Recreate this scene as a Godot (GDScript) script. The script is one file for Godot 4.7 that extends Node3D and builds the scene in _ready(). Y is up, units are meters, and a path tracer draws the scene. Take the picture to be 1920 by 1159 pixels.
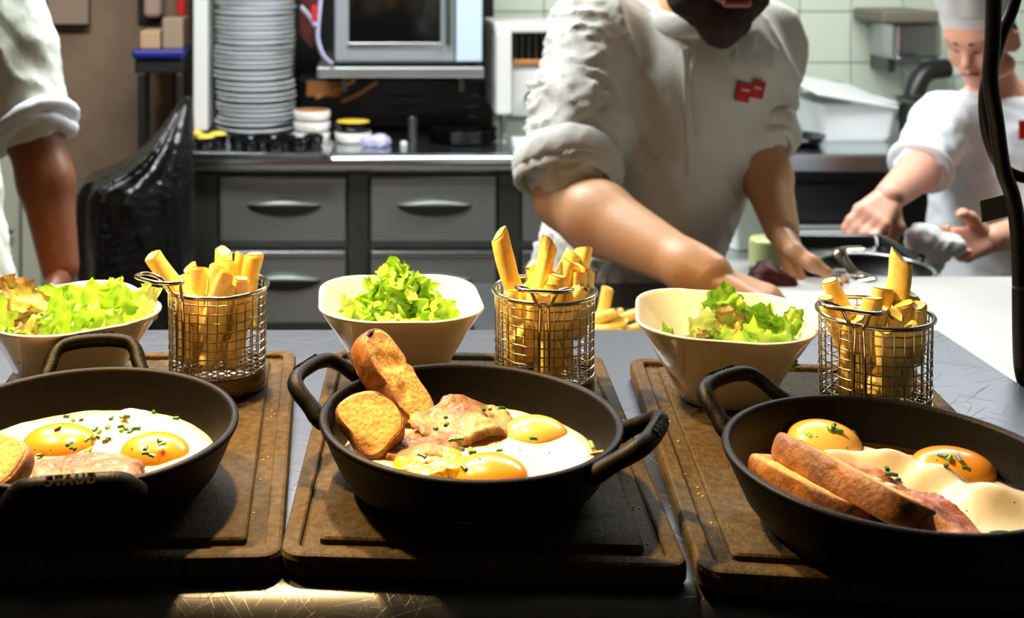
extends Node3D
# A restaurant pass: three boards with pans of eggs, salad bowls and baskets of fries; cooks and kitchen behind.
# Units are metres. The camera stands at x = 0, z = 0; depth runs along -z.

const CAM_Y := 1.547          # eye height
const TOP := 1.18             # top of the pass counter
const BOARD := 1.195          # top of a serving board
const WORK := 0.98            # cooks' worktop behind the pass
const BACKC := 0.90           # back counter
var M := {}
var names := {}
var rng := RandomNumberGenerator.new()
var nz := FastNoiseLite.new()

# ---------------------------------------------------------------- mesh builder
class MB:
	var v := PackedVector3Array()
	var c := PackedColorArray()
	var i := PackedInt32Array()
	var tint := Color(1, 1, 1)
	var use_col := false

	func add(p: Vector3, col = null) -> int:
		v.append(p)
		c.append(tint if col == null else col)
		return v.size() - 1

	func tri(a: int, b: int, d: int) -> void:
		i.append(a); i.append(b); i.append(d)

	func quad(a: int, b: int, d: int, e: int) -> void:
		tri(a, b, d); tri(a, d, e)

	# rings of equal length; hard: edges between strips stay sharp
	func loft(rings: Array, closed := true, hard := false, cap0 := false, cap1 := false) -> void:
		var n: int = rings[0].size()
		var m := n if closed else n - 1
		if hard:
			for k in rings.size() - 1:
				var s := v.size()
				for q in [rings[k], rings[k + 1]]:
					for p in q: add(p)
				for j in m:
					var j2 := (j + 1) % n
					quad(s + j, s + j2, s + n + j2, s + n + j)
		else:
			var s := v.size()
			for q in rings:
				for p in q: add(p)
			for k in rings.size() - 1:
				for j in m:
					var j2 := (j + 1) % n
					var a := s + k * n
					quad(a + j, a + j2, a + n + j2, a + n + j)
		if cap0: fan(rings[0], true)
		if cap1: fan(rings[-1], false)

	func fan(ring, flip := false) -> void:
		var mid := Vector3.ZERO
		for p in ring: mid += p
		var n: int = ring.size()
		var s := add(mid / n)
		for p in ring: add(p)
		for j in n:
			var j2 := (j + 1) % n
			if flip: tri(s, s + 1 + j2, s + 1 + j)
			else: tri(s, s + 1 + j, s + 1 + j2)

	func lathe(profile: Array, seg := 48, at := Vector3.ZERO, hard := false, from := 0.0, turn := TAU) -> void:
		var rings := []
		for p in profile:
			var r := PackedVector3Array()
			for k in (seg if turn >= TAU else seg + 1):
				var a := from + turn * k / seg
				r.append(at + Vector3(cos(a) * p.x, p.y, sin(a) * p.x))
			rings.append(r)
		loft(rings, turn >= TAU, hard)

	# round or oval bar along a path; up keeps the oval's second axis
	func tube(path: Array, ra: float, sides := 8, closed := false, rb := -1.0, up := Vector3.ZERO, taper = null) -> void:
		if rb < 0: rb = ra
		var rings := []
		var n := path.size()
		var nrm := Vector3.ZERO
		for k in n:
			var t: Vector3
			if closed: t = path[(k + 1) % n] - path[(k - 1 + n) % n]
			else: t = path[mini(k + 1, n - 1)] - path[maxi(k - 1, 0)]
			t = t.normalized()
			if up != Vector3.ZERO: nrm = (up - t * up.dot(t)).normalized()
			elif nrm == Vector3.ZERO:
				nrm = t.cross(Vector3(0.31, 0.2, 0.93)).normalized()
			else: nrm = (nrm - t * nrm.dot(t)).normalized()
			var b := nrm.cross(t)
			var f := 1.0
			if taper != null: f = taper.call(float(k) / (n - 1))
			var r := PackedVector3Array()
			for j in sides:
				var a := TAU * j / sides
				r.append(path[k] + nrm * cos(a) * rb * f + b * sin(a) * ra * f)
			rings.append(r)
		if closed: rings.append(rings[0])
		loft(rings, true, false, not closed, not closed)

	func grid(nu: int, nv: int, fn: Callable) -> void:
		var s := v.size()
		for a in nu:
			for b in nv:
				var q = fn.call(float(a) / (nu - 1), float(b) / (nv - 1))
				if q is Array: add(q[0], q[1])
				else: add(q)
		for a in nu - 1:
			for b in nv - 1:
				var k := s + a * nv + b
				quad(k, k + 1, k + nv + 1, k + nv)

	# box with rounded edges
	func box(at: Vector3, size: Vector3, r := 0.004, seg := 2, xf := Basis.IDENTITY) -> void:
		var h := size / 2
		r = minf(r, minf(h.x, minf(h.y, h.z)) * 0.98)
		for ax in 3:
			for sg in [-1.0, 1.0]:
				var u := (ax + 1) % 3
				var w := (ax + 2) % 3
				var lu := line(h[u], r, seg)
				var lw := line(h[w], r, seg)
				var s := v.size()
				for a in lu:
					for b in lw:
						var p := Vector3.ZERO
						p[ax] = sg * h[ax]; p[u] = a; p[w] = b
						var q := Vector3(clampf(p.x, -h.x + r, h.x - r), clampf(p.y, -h.y + r, h.y - r), clampf(p.z, -h.z + r, h.z - r))
						var d := p - q
						if d.length() > 1e-9: p = q + d.normalized() * r
						add(at + xf * p)
				var n := lw.size()
				for a in lu.size() - 1:
					for b in n - 1:
						var k := s + a * n + b
						if sg > 0: quad(k, k + 1, k + n + 1, k + n)
						else: quad(k, k + n, k + n + 1, k + 1)

	func line(h: float, r: float, seg: int) -> Array:
		var o := []
		for k in seg + 1: o.append(-h + r - r * tan(PI / 4 * (1.0 - float(k) / seg)))
		for k in seg + 1: o.append(h - r + r * tan(PI / 4 * float(k) / seg))
		return o

	func poly(pts: Array, depth: float, xf: Transform3D) -> void:   # outline in xy pulled along -z
		var a := PackedVector3Array()
		var b := PackedVector3Array()
		for p in pts:
			a.append(xf * Vector3(p.x, p.y, 0)); b.append(xf * Vector3(p.x, p.y, -depth))
		loft([b, a], true, true)
		var t := Geometry2D.triangulate_polygon(PackedVector2Array(pts))
		for q in [a, b]:
			var s := v.size()
			for p in q: add(p)
			for k in range(0, t.size(), 3): tri(s + t[k], s + t[k + 1], s + t[k + 2])

	func normals() -> PackedVector3Array:
		var n := PackedVector3Array()
		n.resize(v.size())
		for k in range(0, i.size(), 3):
			var f := (v[i[k + 2]] - v[i[k]]).cross(v[i[k + 1]] - v[i[k]])
			n[i[k]] += f; n[i[k + 1]] += f; n[i[k + 2]] += f
		for k in n.size(): n[k] = n[k].normalized() if n[k].length() > 1e-20 else Vector3.UP
		return n

	func push(fn: Callable) -> void:   # move every vertex along its normal by fn(point)
		var n := normals()
		for k in v.size(): v[k] += n[k] * fn.call(v[k])

	func mesh() -> ArrayMesh:
		var a := []
		a.resize(Mesh.ARRAY_MAX)
		a[Mesh.ARRAY_VERTEX] = v; a[Mesh.ARRAY_NORMAL] = normals(); a[Mesh.ARRAY_INDEX] = i
		if use_col: a[Mesh.ARRAY_COLOR] = c
		var m := ArrayMesh.new()
		m.add_surface_from_arrays(Mesh.PRIMITIVE_TRIANGLES, a)
		return m

	# skin over bones [from, to, radius, radius], blended over k, as surface nets
	func skin(bones: Array, cell: float, k: float, squash := Vector3.ONE) -> void:
		var lo := Vector3.ONE * 1e9
		var hi := -lo
		for b in bones:
			for e in [[b[0], b[2]], [b[1], b[3]]]:
				lo = lo.min(e[0] - Vector3.ONE * e[1]); hi = hi.max(e[0] + Vector3.ONE * e[1])
		lo -= Vector3.ONE * (k * 0.4 + cell * 2); hi += Vector3.ONE * (k * 0.4 + cell * 2)
		var nx := int((hi.x - lo.x) / cell) + 2
		var ny := int((hi.y - lo.y) / cell) + 2
		var nzz := int((hi.z - lo.z) / cell) + 2
		var f := PackedFloat32Array()
		f.resize(nx * ny * nzz); f.fill(0.3)
		for b in bones:
			var a: Vector3 = b[0]
			var ba: Vector3 = b[1] - a
			var ra: float = b[2]
			var dr: float = b[3] - ra
			var l2 := maxf(ba.length_squared(), 1e-9)
			var R := maxf(b[2], b[3]) + k + cell * 2
			var p0 := (a.min(b[1]) - Vector3.ONE * R - lo) / cell
			var p1 := (a.max(b[1]) + Vector3.ONE * R - lo) / cell
			for z in range(maxi(0, int(p0.z)), mini(nzz, int(p1.z) + 2)):
				for y in range(maxi(0, int(p0.y)), mini(ny, int(p1.y) + 2)):
					var row := (z * ny + y) * nx
					for x in range(maxi(0, int(p0.x)), mini(nx, int(p1.x) + 2)):
						var pa := lo + Vector3(x, y, z) * cell - a
						var t := clampf(pa.dot(ba) / l2, 0.0, 1.0)
						var d := (pa - ba * t).length() - ra - dr * t
						var o := f[row + x]
						var g := k - absf(d - o)
						if g > 0: f[row + x] = minf(d, o) - g * g / (4 * k)
						elif d < o: f[row + x] = d
		var ids := PackedInt32Array()
		ids.resize(f.size()); ids.fill(-1)
		var off := [0, 1, nx, nx + 1, nx * ny, nx * ny + 1, nx * ny + nx, nx * ny + nx + 1]
		var ed := [[0, 1], [2, 3], [4, 5], [6, 7], [0, 2], [1, 3], [4, 6], [5, 7], [0, 4], [1, 5], [2, 6], [3, 7]]
		for z in nzz - 1:
			for y in ny - 1:
				for x in nx - 1:
					var q := (z * ny + y) * nx + x
					var neg := 0
					for o in off:
						if f[q + o] < 0: neg += 1
					if neg == 0 or neg == 8: continue
					var s := Vector3.ZERO
					var n := 0
					for e in ed:
						var g0 := f[q + off[e[0]]]
						var g1 := f[q + off[e[1]]]
						if (g0 < 0) != (g1 < 0):
							var t := g0 / (g0 - g1)
							var c0 := Vector3(e[0] & 1, (e[0] >> 1) & 1, e[0] >> 2)
							var c1 := Vector3(e[1] & 1, (e[1] >> 1) & 1, e[1] >> 2)
							s += c0.lerp(c1, t); n += 1
					ids[q] = add(lo + (Vector3(x, y, z) + s / n) * cell)
		var st := [1, nx, nx * ny]
		for z in range(1, nzz - 1):
			for y in range(1, ny - 1):
				for x in range(1, nx - 1):
					var q := (z * ny + y) * nx + x
					for ax in 3:
						var g0 := f[q]
						var g1 := f[q + st[ax]]
						if (g0 < 0) == (g1 < 0): continue
						var u: int = st[(ax + 1) % 3]
						var w: int = st[(ax + 2) % 3]
						if ids[q] < 0 or ids[q - u] < 0 or ids[q - w] < 0 or ids[q - u - w] < 0: continue
						if g0 < 0: quad(ids[q - u - w], ids[q - u], ids[q], ids[q - w])
						else: quad(ids[q - u - w], ids[q - w], ids[q], ids[q - u])

# ---------------------------------------------------------------- naming
func numbered(called: String) -> String:
	names[called] = names.get(called, -1) + 1
	return called if names[called] == 0 else "%s_%03d" % [called, names[called]]

func tag(o: Node, label: String, category: String, group := "", kind := "") -> Node:
	if label: o.set_meta("label", label)
	if category: o.set_meta("category", category)
	if group: o.set_meta("group", group)
	if kind: o.set_meta("kind", kind)
	return o

func thing(called: String, label: String, category: String, at := Vector3.ZERO, turn := 0.0, group := "") -> Node3D:
	var o := Node3D.new()
	o.name = numbered(called)
	add_child(o)
	o.position = at; o.rotation.y = turn
	tag(o, label, category, group)
	return o

func part(called: String, mb, m: Material, parent: Node = null, label := "") -> MeshInstance3D:
	var o := MeshInstance3D.new()
	o.name = called if parent else numbered(called)
	o.mesh = mb.mesh() if mb is MB else mb
	o.material_override = m
	(parent if parent else self).add_child(o, true)
	if label: o.set_meta("label", label)
	return o

func single(called: String, mb, m: Material, label: String, category: String, group := "") -> MeshInstance3D:
	var o := part(called, mb, m)
	tag(o, label, category, group)
	return o

func struct(called: String, mb, m: Material) -> MeshInstance3D:
	var o := part(called, mb, m)
	o.set_meta("kind", "structure")
	return o

func P(px: float, py: float, depth: float) -> Vector3:   # a point seen in that direction, at that depth
	return Vector3((px - 690.0) / 2200.0 * depth, CAM_Y - (py + 85.0) / 2200.0 * depth, -depth)

func frame(along: Vector3, facing: Vector3) -> Basis:   # y runs along, z faces
	var y := along.normalized()
	var z := (facing - y * facing.dot(y)).normalized()
	return Basis(y.cross(z), y, z)

func rrect(hx: float, hz: float, r: float, y: float, n := 5) -> PackedVector3Array:
	var o := PackedVector3Array()
	for q in [[1, 1, 0.0], [-1, 1, PI / 2], [-1, -1, PI], [1, -1, PI * 1.5]]:
		for k in n + 1:
			var a: float = q[2] + PI / 2 * k / n
			o.append(Vector3(q[0] * (hx - r) + cos(a) * r, y, q[1] * (hz - r) + sin(a) * r))
	return o

# smooth path through points
func spline(pts: Array, n := 6, closed := false) -> Array:
	var o := []
	var m := pts.size()
	for k in (m if closed else m - 1):
		var p0: Vector3 = pts[(k - 1 + m) % m] if closed or k > 0 else pts[0]
		var p1: Vector3 = pts[k]
		var p2: Vector3 = pts[(k + 1) % m]
		var p3: Vector3 = pts[(k + 2) % m] if closed or k < m - 2 else pts[m - 1]
		for j in n: o.append(p1.cubic_interpolate(p2, p0, p3, float(j) / n))
	if not closed: o.append(pts[m - 1])
	return o

# ---------------------------------------------------------------- materials
func noise_image(size: int, freq: float, oct := 4, kind := FastNoiseLite.TYPE_SIMPLEX_SMOOTH, sd := 1, stretch := Vector2.ONE) -> Image:
	var n := FastNoiseLite.new()
	n.noise_type = kind; n.frequency = freq; n.fractal_octaves = oct; n.seed = sd
	if kind == FastNoiseLite.TYPE_CELLULAR: n.cellular_return_type = FastNoiseLite.RETURN_DISTANCE
	var im := n.get_seamless_image(int(size * stretch.x), int(size * stretch.y))
	im.resize(size, size)
	return im

func ramp_tex(im: Image, cols: Array, at: Array) -> ImageTexture:
	var g := Gradient.new()
	g.offsets = PackedFloat32Array(at); g.colors = PackedColorArray(cols)
	var lut := []
	for k in 256: lut.append(g.sample(k / 255.0))
	var w := im.get_width()
	var h := im.get_height()
	var src := im.duplicate()
	src.convert(Image.FORMAT_L8)
	var d: PackedByteArray = src.get_data()
	var out := PackedByteArray()
	out.resize(w * h * 3)
	for k in w * h:
		var q: Color = lut[d[k]]
		out[k * 3] = int(q.r * 255); out[k * 3 + 1] = int(q.g * 255); out[k * 3 + 2] = int(q.b * 255)
	var o := Image.create_from_data(w, h, false, Image.FORMAT_RGB8, out)
	o.generate_mipmaps()
	return ImageTexture.create_from_image(o)

func bump_tex(im: Image, strength := 4.0) -> ImageTexture:
	var o: Image = im.duplicate()
	o.convert(Image.FORMAT_RGBA8)
	o.bump_map_to_normal_map(strength)
	return ImageTexture.create_from_image(o)

func mat(called: String, col: Color, rough := 0.5, metal := 0.0, opt := {}) -> StandardMaterial3D:
	var m := StandardMaterial3D.new()
	m.resource_name = called
	m.albedo_color = col; m.roughness = rough; m.metallic = metal
	if opt.has("tex"):
		m.albedo_texture = opt.tex
	if opt.has("nrm"):
		m.normal_enabled = true; m.normal_texture = opt.nrm; m.normal_scale = opt.get("ns", 1.0)
	if opt.has("rt"):
		m.roughness_texture = opt.rt; m.roughness_texture_channel = BaseMaterial3D.TEXTURE_CHANNEL_RED
	if opt.has("scale"):
		m.uv1_triplanar = true
		m.uv1_scale = opt.scale if opt.scale is Vector3 else Vector3.ONE * opt.scale
	if opt.has("coat"):
		m.clearcoat_enabled = true; m.clearcoat = opt.coat; m.clearcoat_roughness = opt.get("cr", 0.08)
	if opt.has("sss"):
		m.subsurf_scatter_enabled = true; m.subsurf_scatter_strength = opt.sss
	if opt.has("back"):
		m.backlight_enabled = true; m.backlight = opt.back
	if opt.has("vc"): m.vertex_color_use_as_albedo = true
	if opt.has("spec"): m.metallic_specular = opt.spec
	if opt.has("rim"):
		m.rim_enabled = true; m.rim = opt.rim
	if opt.has("glow"):
		m.emission_enabled = true; m.emission = opt.glow; m.emission_energy_multiplier = opt.get("ge", 1.0)
	m.cull_mode = BaseMaterial3D.CULL_DISABLED
	M[called] = m
	return m

func materials() -> void:
	var fine := noise_image(512, 0.03, 5)
	var grit := noise_image(512, 0.09, 4, FastNoiseLite.TYPE_SIMPLEX_SMOOTH, 7)
	var blot := noise_image(512, 0.008, 5, FastNoiseLite.TYPE_SIMPLEX_SMOOTH, 3)
	var brush := noise_image(512, 0.02, 4, FastNoiseLite.TYPE_SIMPLEX_SMOOTH, 5, Vector2(1, 0.06))
	var cells := noise_image(512, 0.03, 2, FastNoiseLite.TYPE_CELLULAR, 9)
	var b_fine := bump_tex(fine, 6.0)
	var b_grit := bump_tex(grit, 5.0)
	var b_brush := bump_tex(brush, 3.0)
	var b_cells := bump_tex(cells, 5.0)
	# scratches for the steel top
	var sc := Image.create(1024, 1024, false, Image.FORMAT_L8)
	sc.fill(Color(0.5, 0.5, 0.5))
	rng.seed = 21
	for k in 900:
		var p := Vector2(rng.randf(), rng.randf()) * 1024
		var a := rng.randf_range(-1.2, 1.2) + (PI / 2 if rng.randf() < 0.3 else 0.0)
		var l := int(rng.randf_range(20, 180))
		var g := rng.randf_range(0.35, 0.95)
		for j in l:
			var q := p + Vector2(cos(a), sin(a)) * j + Vector2(0, 4 * sin(j * 0.02 + k))
			sc.set_pixel(posmod(int(q.x), 1024), posmod(int(q.y), 1024), Color(g, g, g))
	var b_scr := bump_tex(sc, 1.6)
	var scr_rough := ramp_tex(sc, [Color(0.30, 0.3, 0.3), Color(0.36, 0.3, 0.3), Color(0.62, 0.5, 0.5)], [0.0, 0.5, 1.0])
	mat("steel_top", Color(0.37, 0.38, 0.40), 1.0, 1.0, {nrm = b_scr, ns = 1.0, rt = scr_rough, scale = 3.5})
	mat("steel", Color(0.66, 0.67, 0.66), 0.46, 1.0, {nrm = b_brush, ns = 0.25, scale = Vector3(1.2, 3, 1.2)})
	mat("steel_bright", Color(0.75, 0.76, 0.78), 0.22, 1.0)
	mat("steel_dull", Color(0.42, 0.43, 0.41), 0.42, 1.0, {nrm = b_brush, ns = 0.3, scale = Vector3(1.2, 3, 1.2)})
	mat("base_metal", Color(0.42, 0.37, 0.31), 0.25, 1.0)
	mat("chrome", Color(0.80, 0.77, 0.72), 0.14, 1.0)
	mat("board", Color(1, 1, 1), 0.66, 0.0, {spec = 0.25, tex = ramp_tex(fine, [Color(0.245, 0.206, 0.128), Color(0.285, 0.24, 0.15), Color(0.33, 0.28, 0.178)], [0.2, 0.5, 0.85]), nrm = b_grit, ns = 0.35, scale = 7.0})
	mat("iron", Color(1, 1, 1), 0.46, 0.0, {tex = ramp_tex(fine, [Color(0.038, 0.034, 0.029), Color(0.052, 0.046, 0.040), Color(0.072, 0.063, 0.053)], [0.2, 0.5, 0.9]), nrm = b_grit, ns = 0.22, scale = 9.0, spec = 0.24})
	mat("porcelain", Color(0.93, 0.915, 0.885), 0.12, 0.0, {coat = 0.5, cr = 0.04})
	mat("egg_white", Color(0.90, 0.885, 0.80), 0.24, 0.0, {coat = 0.35, cr = 0.06, sss = 0.25, nrm = b_fine, ns = 0.12, scale = 9.0})
	mat("yolk", Color(0.91, 0.60, 0.17), 0.25, 0.0, {coat = 0.5, cr = 0.06, sss = 0.15})
	mat("yolk_pale", Color(0.93, 0.75, 0.38), 0.25, 0.0, {coat = 0.5, cr = 0.06, sss = 0.15})
	mat("yolk_run", Color(0.97, 0.72, 0.08), 0.12, 0.0, {coat = 0.9, cr = 0.03, nrm = b_fine, ns = 0.6, scale = 30.0})
	mat("meat", Color(1, 1, 1), 0.5, 0.0, {vc = true, spec = 0.35, coat = 0.15, cr = 0.15, nrm = b_fine, ns = 1.0, scale = 30.0})
	mat("broth", Color(0.16, 0.11, 0.05), 0.12, 0.0, {nrm = b_cells, ns = 0.9, scale = 28.0})
	mat("crumb", Color(1, 1, 1), 0.75, 0.0, {vc = true, nrm = b_fine, ns = 0.6, scale = 14.0, tex = ramp_tex(fine, [Color(0.90, 0.82, 0.70), Color(0.98, 0.95, 0.9), Color(1, 1, 1)], [0.2, 0.5, 0.8])})
	mat("crust", Color(1, 1, 1), 0.55, 0.0, {vc = true, nrm = b_fine, ns = 0.5, scale = 10.0, tex = ramp_tex(blot, [Color(0.72, 0.60, 0.45), Color(0.92, 0.86, 0.78), Color(1, 1, 1)], [0.2, 0.5, 0.8])})
	mat("fry", Color(1, 1, 1), 0.42, 0.0, {vc = true, nrm = b_fine, ns = 0.22, scale = 26.0, sss = 0.12, tex = ramp_tex(blot, [Color(0.97, 0.90, 0.78), Color(1, 0.98, 0.94), Color(1, 1, 1)], [0.25, 0.5, 0.8])})
	mat("lettuce", Color(1, 1, 1), 0.3, 0.0, {vc = true, nrm = b_fine, ns = 0.8, scale = 22.0, back = Color(0.55, 0.62, 0.18)})
	mat("lettuce_red", Color(1, 1, 1), 0.3, 0.0, {vc = true, nrm = b_fine, ns = 0.8, scale = 22.0, back = Color(0.4, 0.3, 0.15)})
	mat("chive", Color(0.13, 0.36, 0.06), 0.35)
	mat("chive_pale", Color(0.42, 0.62, 0.10), 0.35)
	mat("pepper", Color(0.06, 0.045, 0.035), 0.6)
	mat("rubber", Color(0.022, 0.021, 0.02), 0.35)
	mat("plate_grey", Color(0.42, 0.40, 0.34), 0.6)
	mat("jacket", Color(0.80, 0.79, 0.75), 0.85, 0.0, {nrm = b_fine, ns = 0.25, scale = 6.0})
	mat("jacket_pale", Color(0.84, 0.86, 0.80), 0.85, 0.0, {nrm = b_fine, ns = 0.25, scale = 6.0})
	mat("jacket_white", Color(0.90, 0.91, 0.93), 0.85, 0.0, {nrm = b_fine, ns = 0.25, scale = 6.0})
	mat("cloth_white", Color(0.88, 0.88, 0.86), 0.9)
	mat("trousers", Color(0.05, 0.05, 0.06), 0.9)
	mat("skin", Color(0.80, 0.60, 0.43), 0.45, 0.0, {sss = 0.12, nrm = b_grit, ns = 0.15, scale = 6.0})
	mat("skin_dark", Color(0.50, 0.29, 0.17), 0.45, 0.0, {sss = 0.1})
	mat("skin_pink", Color(0.86, 0.62, 0.52), 0.45, 0.0, {sss = 0.12})
	mat("hair", Color(0.17, 0.105, 0.062), 0.85, 0.0, {nrm = b_brush, ns = 1.0, scale = 9.0})
	mat("lips", Color(0.62, 0.33, 0.29), 0.4)
	mat("red", Color(0.72, 0.05, 0.06), 0.6)
	mat("dark_red", Color(0.30, 0.065, 0.05), 0.6)
	mat("white", Color(0.80, 0.80, 0.78), 0.4)
	mat("white_plastic", Color(0.86, 0.88, 0.87), 0.3)
	mat("lilac", Color(0.72, 0.70, 0.82), 0.5)
	mat("plate", Color(0.93, 0.94, 0.95), 0.18)
	mat("black", Color(0.018, 0.018, 0.02), 0.4)
	mat("black_gloss", Color(0.012, 0.012, 0.015), 0.14)
	mat("glass_dark", Color(0.02, 0.021, 0.023), 0.08)
	mat("bag", Color(0.012, 0.013, 0.017), 0.22, 0.0, {nrm = b_fine, ns = 0.8, scale = 2.2})
	mat("wood", Color(0.62, 0.40, 0.17), 0.6, 0.0, {nrm = b_brush, ns = 0.3, scale = 5.0})
	mat("butter", Color(0.92, 0.78, 0.26), 0.4)
	mat("blue", Color(0.06, 0.09, 0.42), 0.45)
	mat("wall_brown", Color(1, 1, 1), 0.75, 0.0, {tex = ramp_tex(blot, [Color(0.42, 0.34, 0.265), Color(0.46, 0.375, 0.29), Color(0.50, 0.41, 0.32)], [0.2, 0.5, 0.8]), scale = 0.8})
	mat("wall_pale", Color(0.70, 0.70, 0.62), 0.7)
	mat("wall_dark", Color(0.10, 0.085, 0.075), 0.8)
	mat("tile", Color(0.80, 0.83, 0.76), 0.22)
	mat("tile_deep", Color(0.76, 0.80, 0.73), 0.22)
	mat("grout", Color(0.56, 0.57, 0.52), 0.9)
	mat("floor", Color(0.36, 0.34, 0.31), 0.6)
	mat("ceiling", Color(0.72, 0.72, 0.70), 0.9)
	mat("marble", Color(0.90, 0.90, 0.88), 0.3)
	mat("orange", Color(0.66, 0.43, 0.20), 0.5)
	mat("poster", Color(0.55, 0.47, 0.38), 0.6)
	mat("microwave", Color(0.62, 0.64, 0.66), 0.35, 0.4)
	mat("panel_blue", Color(0.72, 0.79, 0.84), 0.35)
	mat("dispenser", Color(0.66, 0.55, 0.50), 0.4)
	mat("carton", Color(0.66, 0.54, 0.40), 0.8)
	mat("stand_grey", Color(0.10, 0.09, 0.08), 0.4)
	mat("oven_grey", Color(0.09, 0.09, 0.095), 0.3)
	mat("jar_glass", Color(0.62, 0.70, 0.62), 0.1)
	mat("jar_green", Color(0.66, 0.68, 0.46), 0.25)
	mat("panel_light", Color(0.9, 0.9, 0.9), 0.5, 0.0, {glow = Color(1.0, 0.98, 0.93), ge = 2.5})
	mat("bulb", Color(0.9, 0.8, 0.6), 0.4, 0.0, {glow = Color(1.0, 0.72, 0.36), ge = 6.0})
	mat("shade", Color(0.30, 0.20, 0.13), 0.35, 1.0)

func lights_and_camera() -> void:
	var cam := Camera3D.new()
	cam.name = "camera"
	add_child(cam)
	var ca := CameraAttributesPhysical.new()
	ca.frustum_focal_length = 35.0; ca.exposure_aperture = 8.6; ca.frustum_focus_distance = 0.84; ca.frustum_near = 0.05; ca.frustum_far = 100.0
	cam.attributes = ca
	cam.projection = Camera3D.PROJECTION_FRUSTUM
	cam.keep_aspect = Camera3D.KEEP_HEIGHT
	cam.near = 0.05; cam.far = 100.0
	cam.size = 0.05 * 1159.0 / 2200.0
	cam.frustum_offset = Vector2(270.0, -664.5) / 2200.0 * 0.05
	cam.position = Vector3(0, CAM_Y, 0)
	cam.current = true
	var we := WorldEnvironment.new()
	we.name = "world"
	var e := Environment.new()
	e.background_mode = Environment.BG_COLOR
	e.background_color = Color(0.004, 0.004, 0.004)
	e.tonemap_mode = Environment.TONE_MAPPER_LINEAR
	e.tonemap_exposure = 1.0
	e.sdfgi_enabled = true; e.ssao_enabled = true; e.ssil_enabled = true
	we.environment = e
	add_child(we)
	# kitchen ceiling panels
	for q in [[-0.6, -2.55, 1.9], [1.6, -3.2, 1.1], [0.55, -3.0, 0.65]]:
		ceiling_panel(Vector3(q[0], 2.66, q[1]), q[2])
	heat_lamp(Vector3(-0.42, 1.80, -1.02), 1.0, "copper heat lamp hanging over the pan with the pale ham slice")
	heat_lamp(Vector3(-0.10, 1.80, -1.03), 1.0, "copper heat lamp hanging over the gap between two serving boards")

func ceiling_panel(at: Vector3, power: float) -> void:
	var t := thing("ceiling_light", "long white kitchen ceiling light panel", "light", at, 0.0, "kitchen ceiling lights")
	var fr := MB.new()
	fr.box(Vector3(0, 0.0, 0), Vector3(1.26, 0.05, 0.36), 0.01)
	part("housing", fr, M.white, t)
	var g := MB.new()
	g.box(Vector3(0, -0.027, 0), Vector3(1.2, 0.006, 0.30), 0.002)
	part("light_diffuser", g, M.panel_light, t)
	var l := AreaLight3D.new()
	l.name = "panel_light"
	l.area_size = Vector2(1.2, 0.30)
	l.light_color = Color(0.97, 0.99, 1.0)
	l.light_energy = 4.2 * power
	l.area_range = 9.0
	l.shadow_enabled = true
	t.add_child(l)
	l.position = Vector3(0, -0.04, 0)
	l.rotation.x = -PI / 2

func heat_lamp(at: Vector3, power: float, label: String) -> void:
	var t := thing("heat_lamp", label, "lamp", at)
	var s := MB.new()
	s.lathe([Vector2(0.085, 0.0), Vector2(0.086, 0.002), Vector2(0.084, 0.03), Vector2(0.076, 0.075), Vector2(0.055, 0.115), Vector2(0.026, 0.14), Vector2(0.020, 0.17), Vector2(0.0005, 0.172)], 40)
	part("lamp_shade", s, M.shade, t)
	var c := MB.new()
	c.tube([Vector3(0, 0.17, 0), Vector3(0, 0.90, 0)], 0.004, 8)
	part("cord", c, M.rubber, t)
	var b := MB.new()
	b.lathe([Vector2(0.0005, 0.046), Vector2(0.018, 0.050), Vector2(0.028, 0.062), Vector2(0.030, 0.076), Vector2(0.024, 0.095), Vector2(0.014, 0.11), Vector2(0.013, 0.125), Vector2(0.0005, 0.126)], 24)
	part("lamp_bulb", b, M.bulb, t)
	var l := OmniLight3D.new()
	l.name = "bulb_light"
	l.light_color = Color(1.0, 0.82, 0.55)
	l.light_energy = 1.4 * power
	l.light_size = 0.022
	l.omni_range = 8.0; l.omni_attenuation = 2.0
	l.shadow_enabled = true
	t.add_child(l)
	l.position = Vector3(0, 0.075, 0)

func _ready() -> void:
	nz.seed = 4; nz.frequency = 0.01; nz.fractal_octaves = 2
	materials()
	lights_and_camera()
	room()
	foreground()
	background()
	people()

# ---------------------------------------------------------------- tableware
func serving_board(at: Vector3, turn: float, label: String) -> void:
	var hx := 0.1195
	var hz := 0.180
	var r := 0.013
	var rings := []
	for q in [[0.004, -0.015], [0.0, -0.0115], [0.0, -0.0035], [0.0012, -0.0008], [0.003, 0.0], [0.0100, 0.0], [0.0112, -0.001], [0.0115, -0.0042], [0.0222, -0.0042], [0.0224, -0.0012], [0.0236, 0.0]]:
		rings.append(rrect(hx - q[0], hz - q[0], maxf(r - q[0] * 0.75, 0.003), q[1] + 0.015))
	var mb := MB.new()
	mb.loft(rings, true, true, true, true)
	var t := thing("serving_board", label, "board", at, turn, "")
	part("slab", mb, M.board, t)
	var e := MB.new()     # a few crumbs and drips that stick to the channel
	rng.seed = int(absf(at.x) * 9000) + 3
	for k in 7:
		var s := -1.0 if at.x > 0.2 else 1.0
		e.lathe([Vector2(0.0001, 0.0), Vector2(0.0011, 0.0001), Vector2(0.0006, 0.0008), Vector2(0.0001, 0.001)], 6, Vector3(s * rng.randf_range(0.099, 0.106), 0.0106, rng.randf_range(-0.05, 0.15)))
	part("crumbs", e, M.butter, t, "dried yellow specks in the board's channel").set_meta("kind", "stuff")

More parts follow.
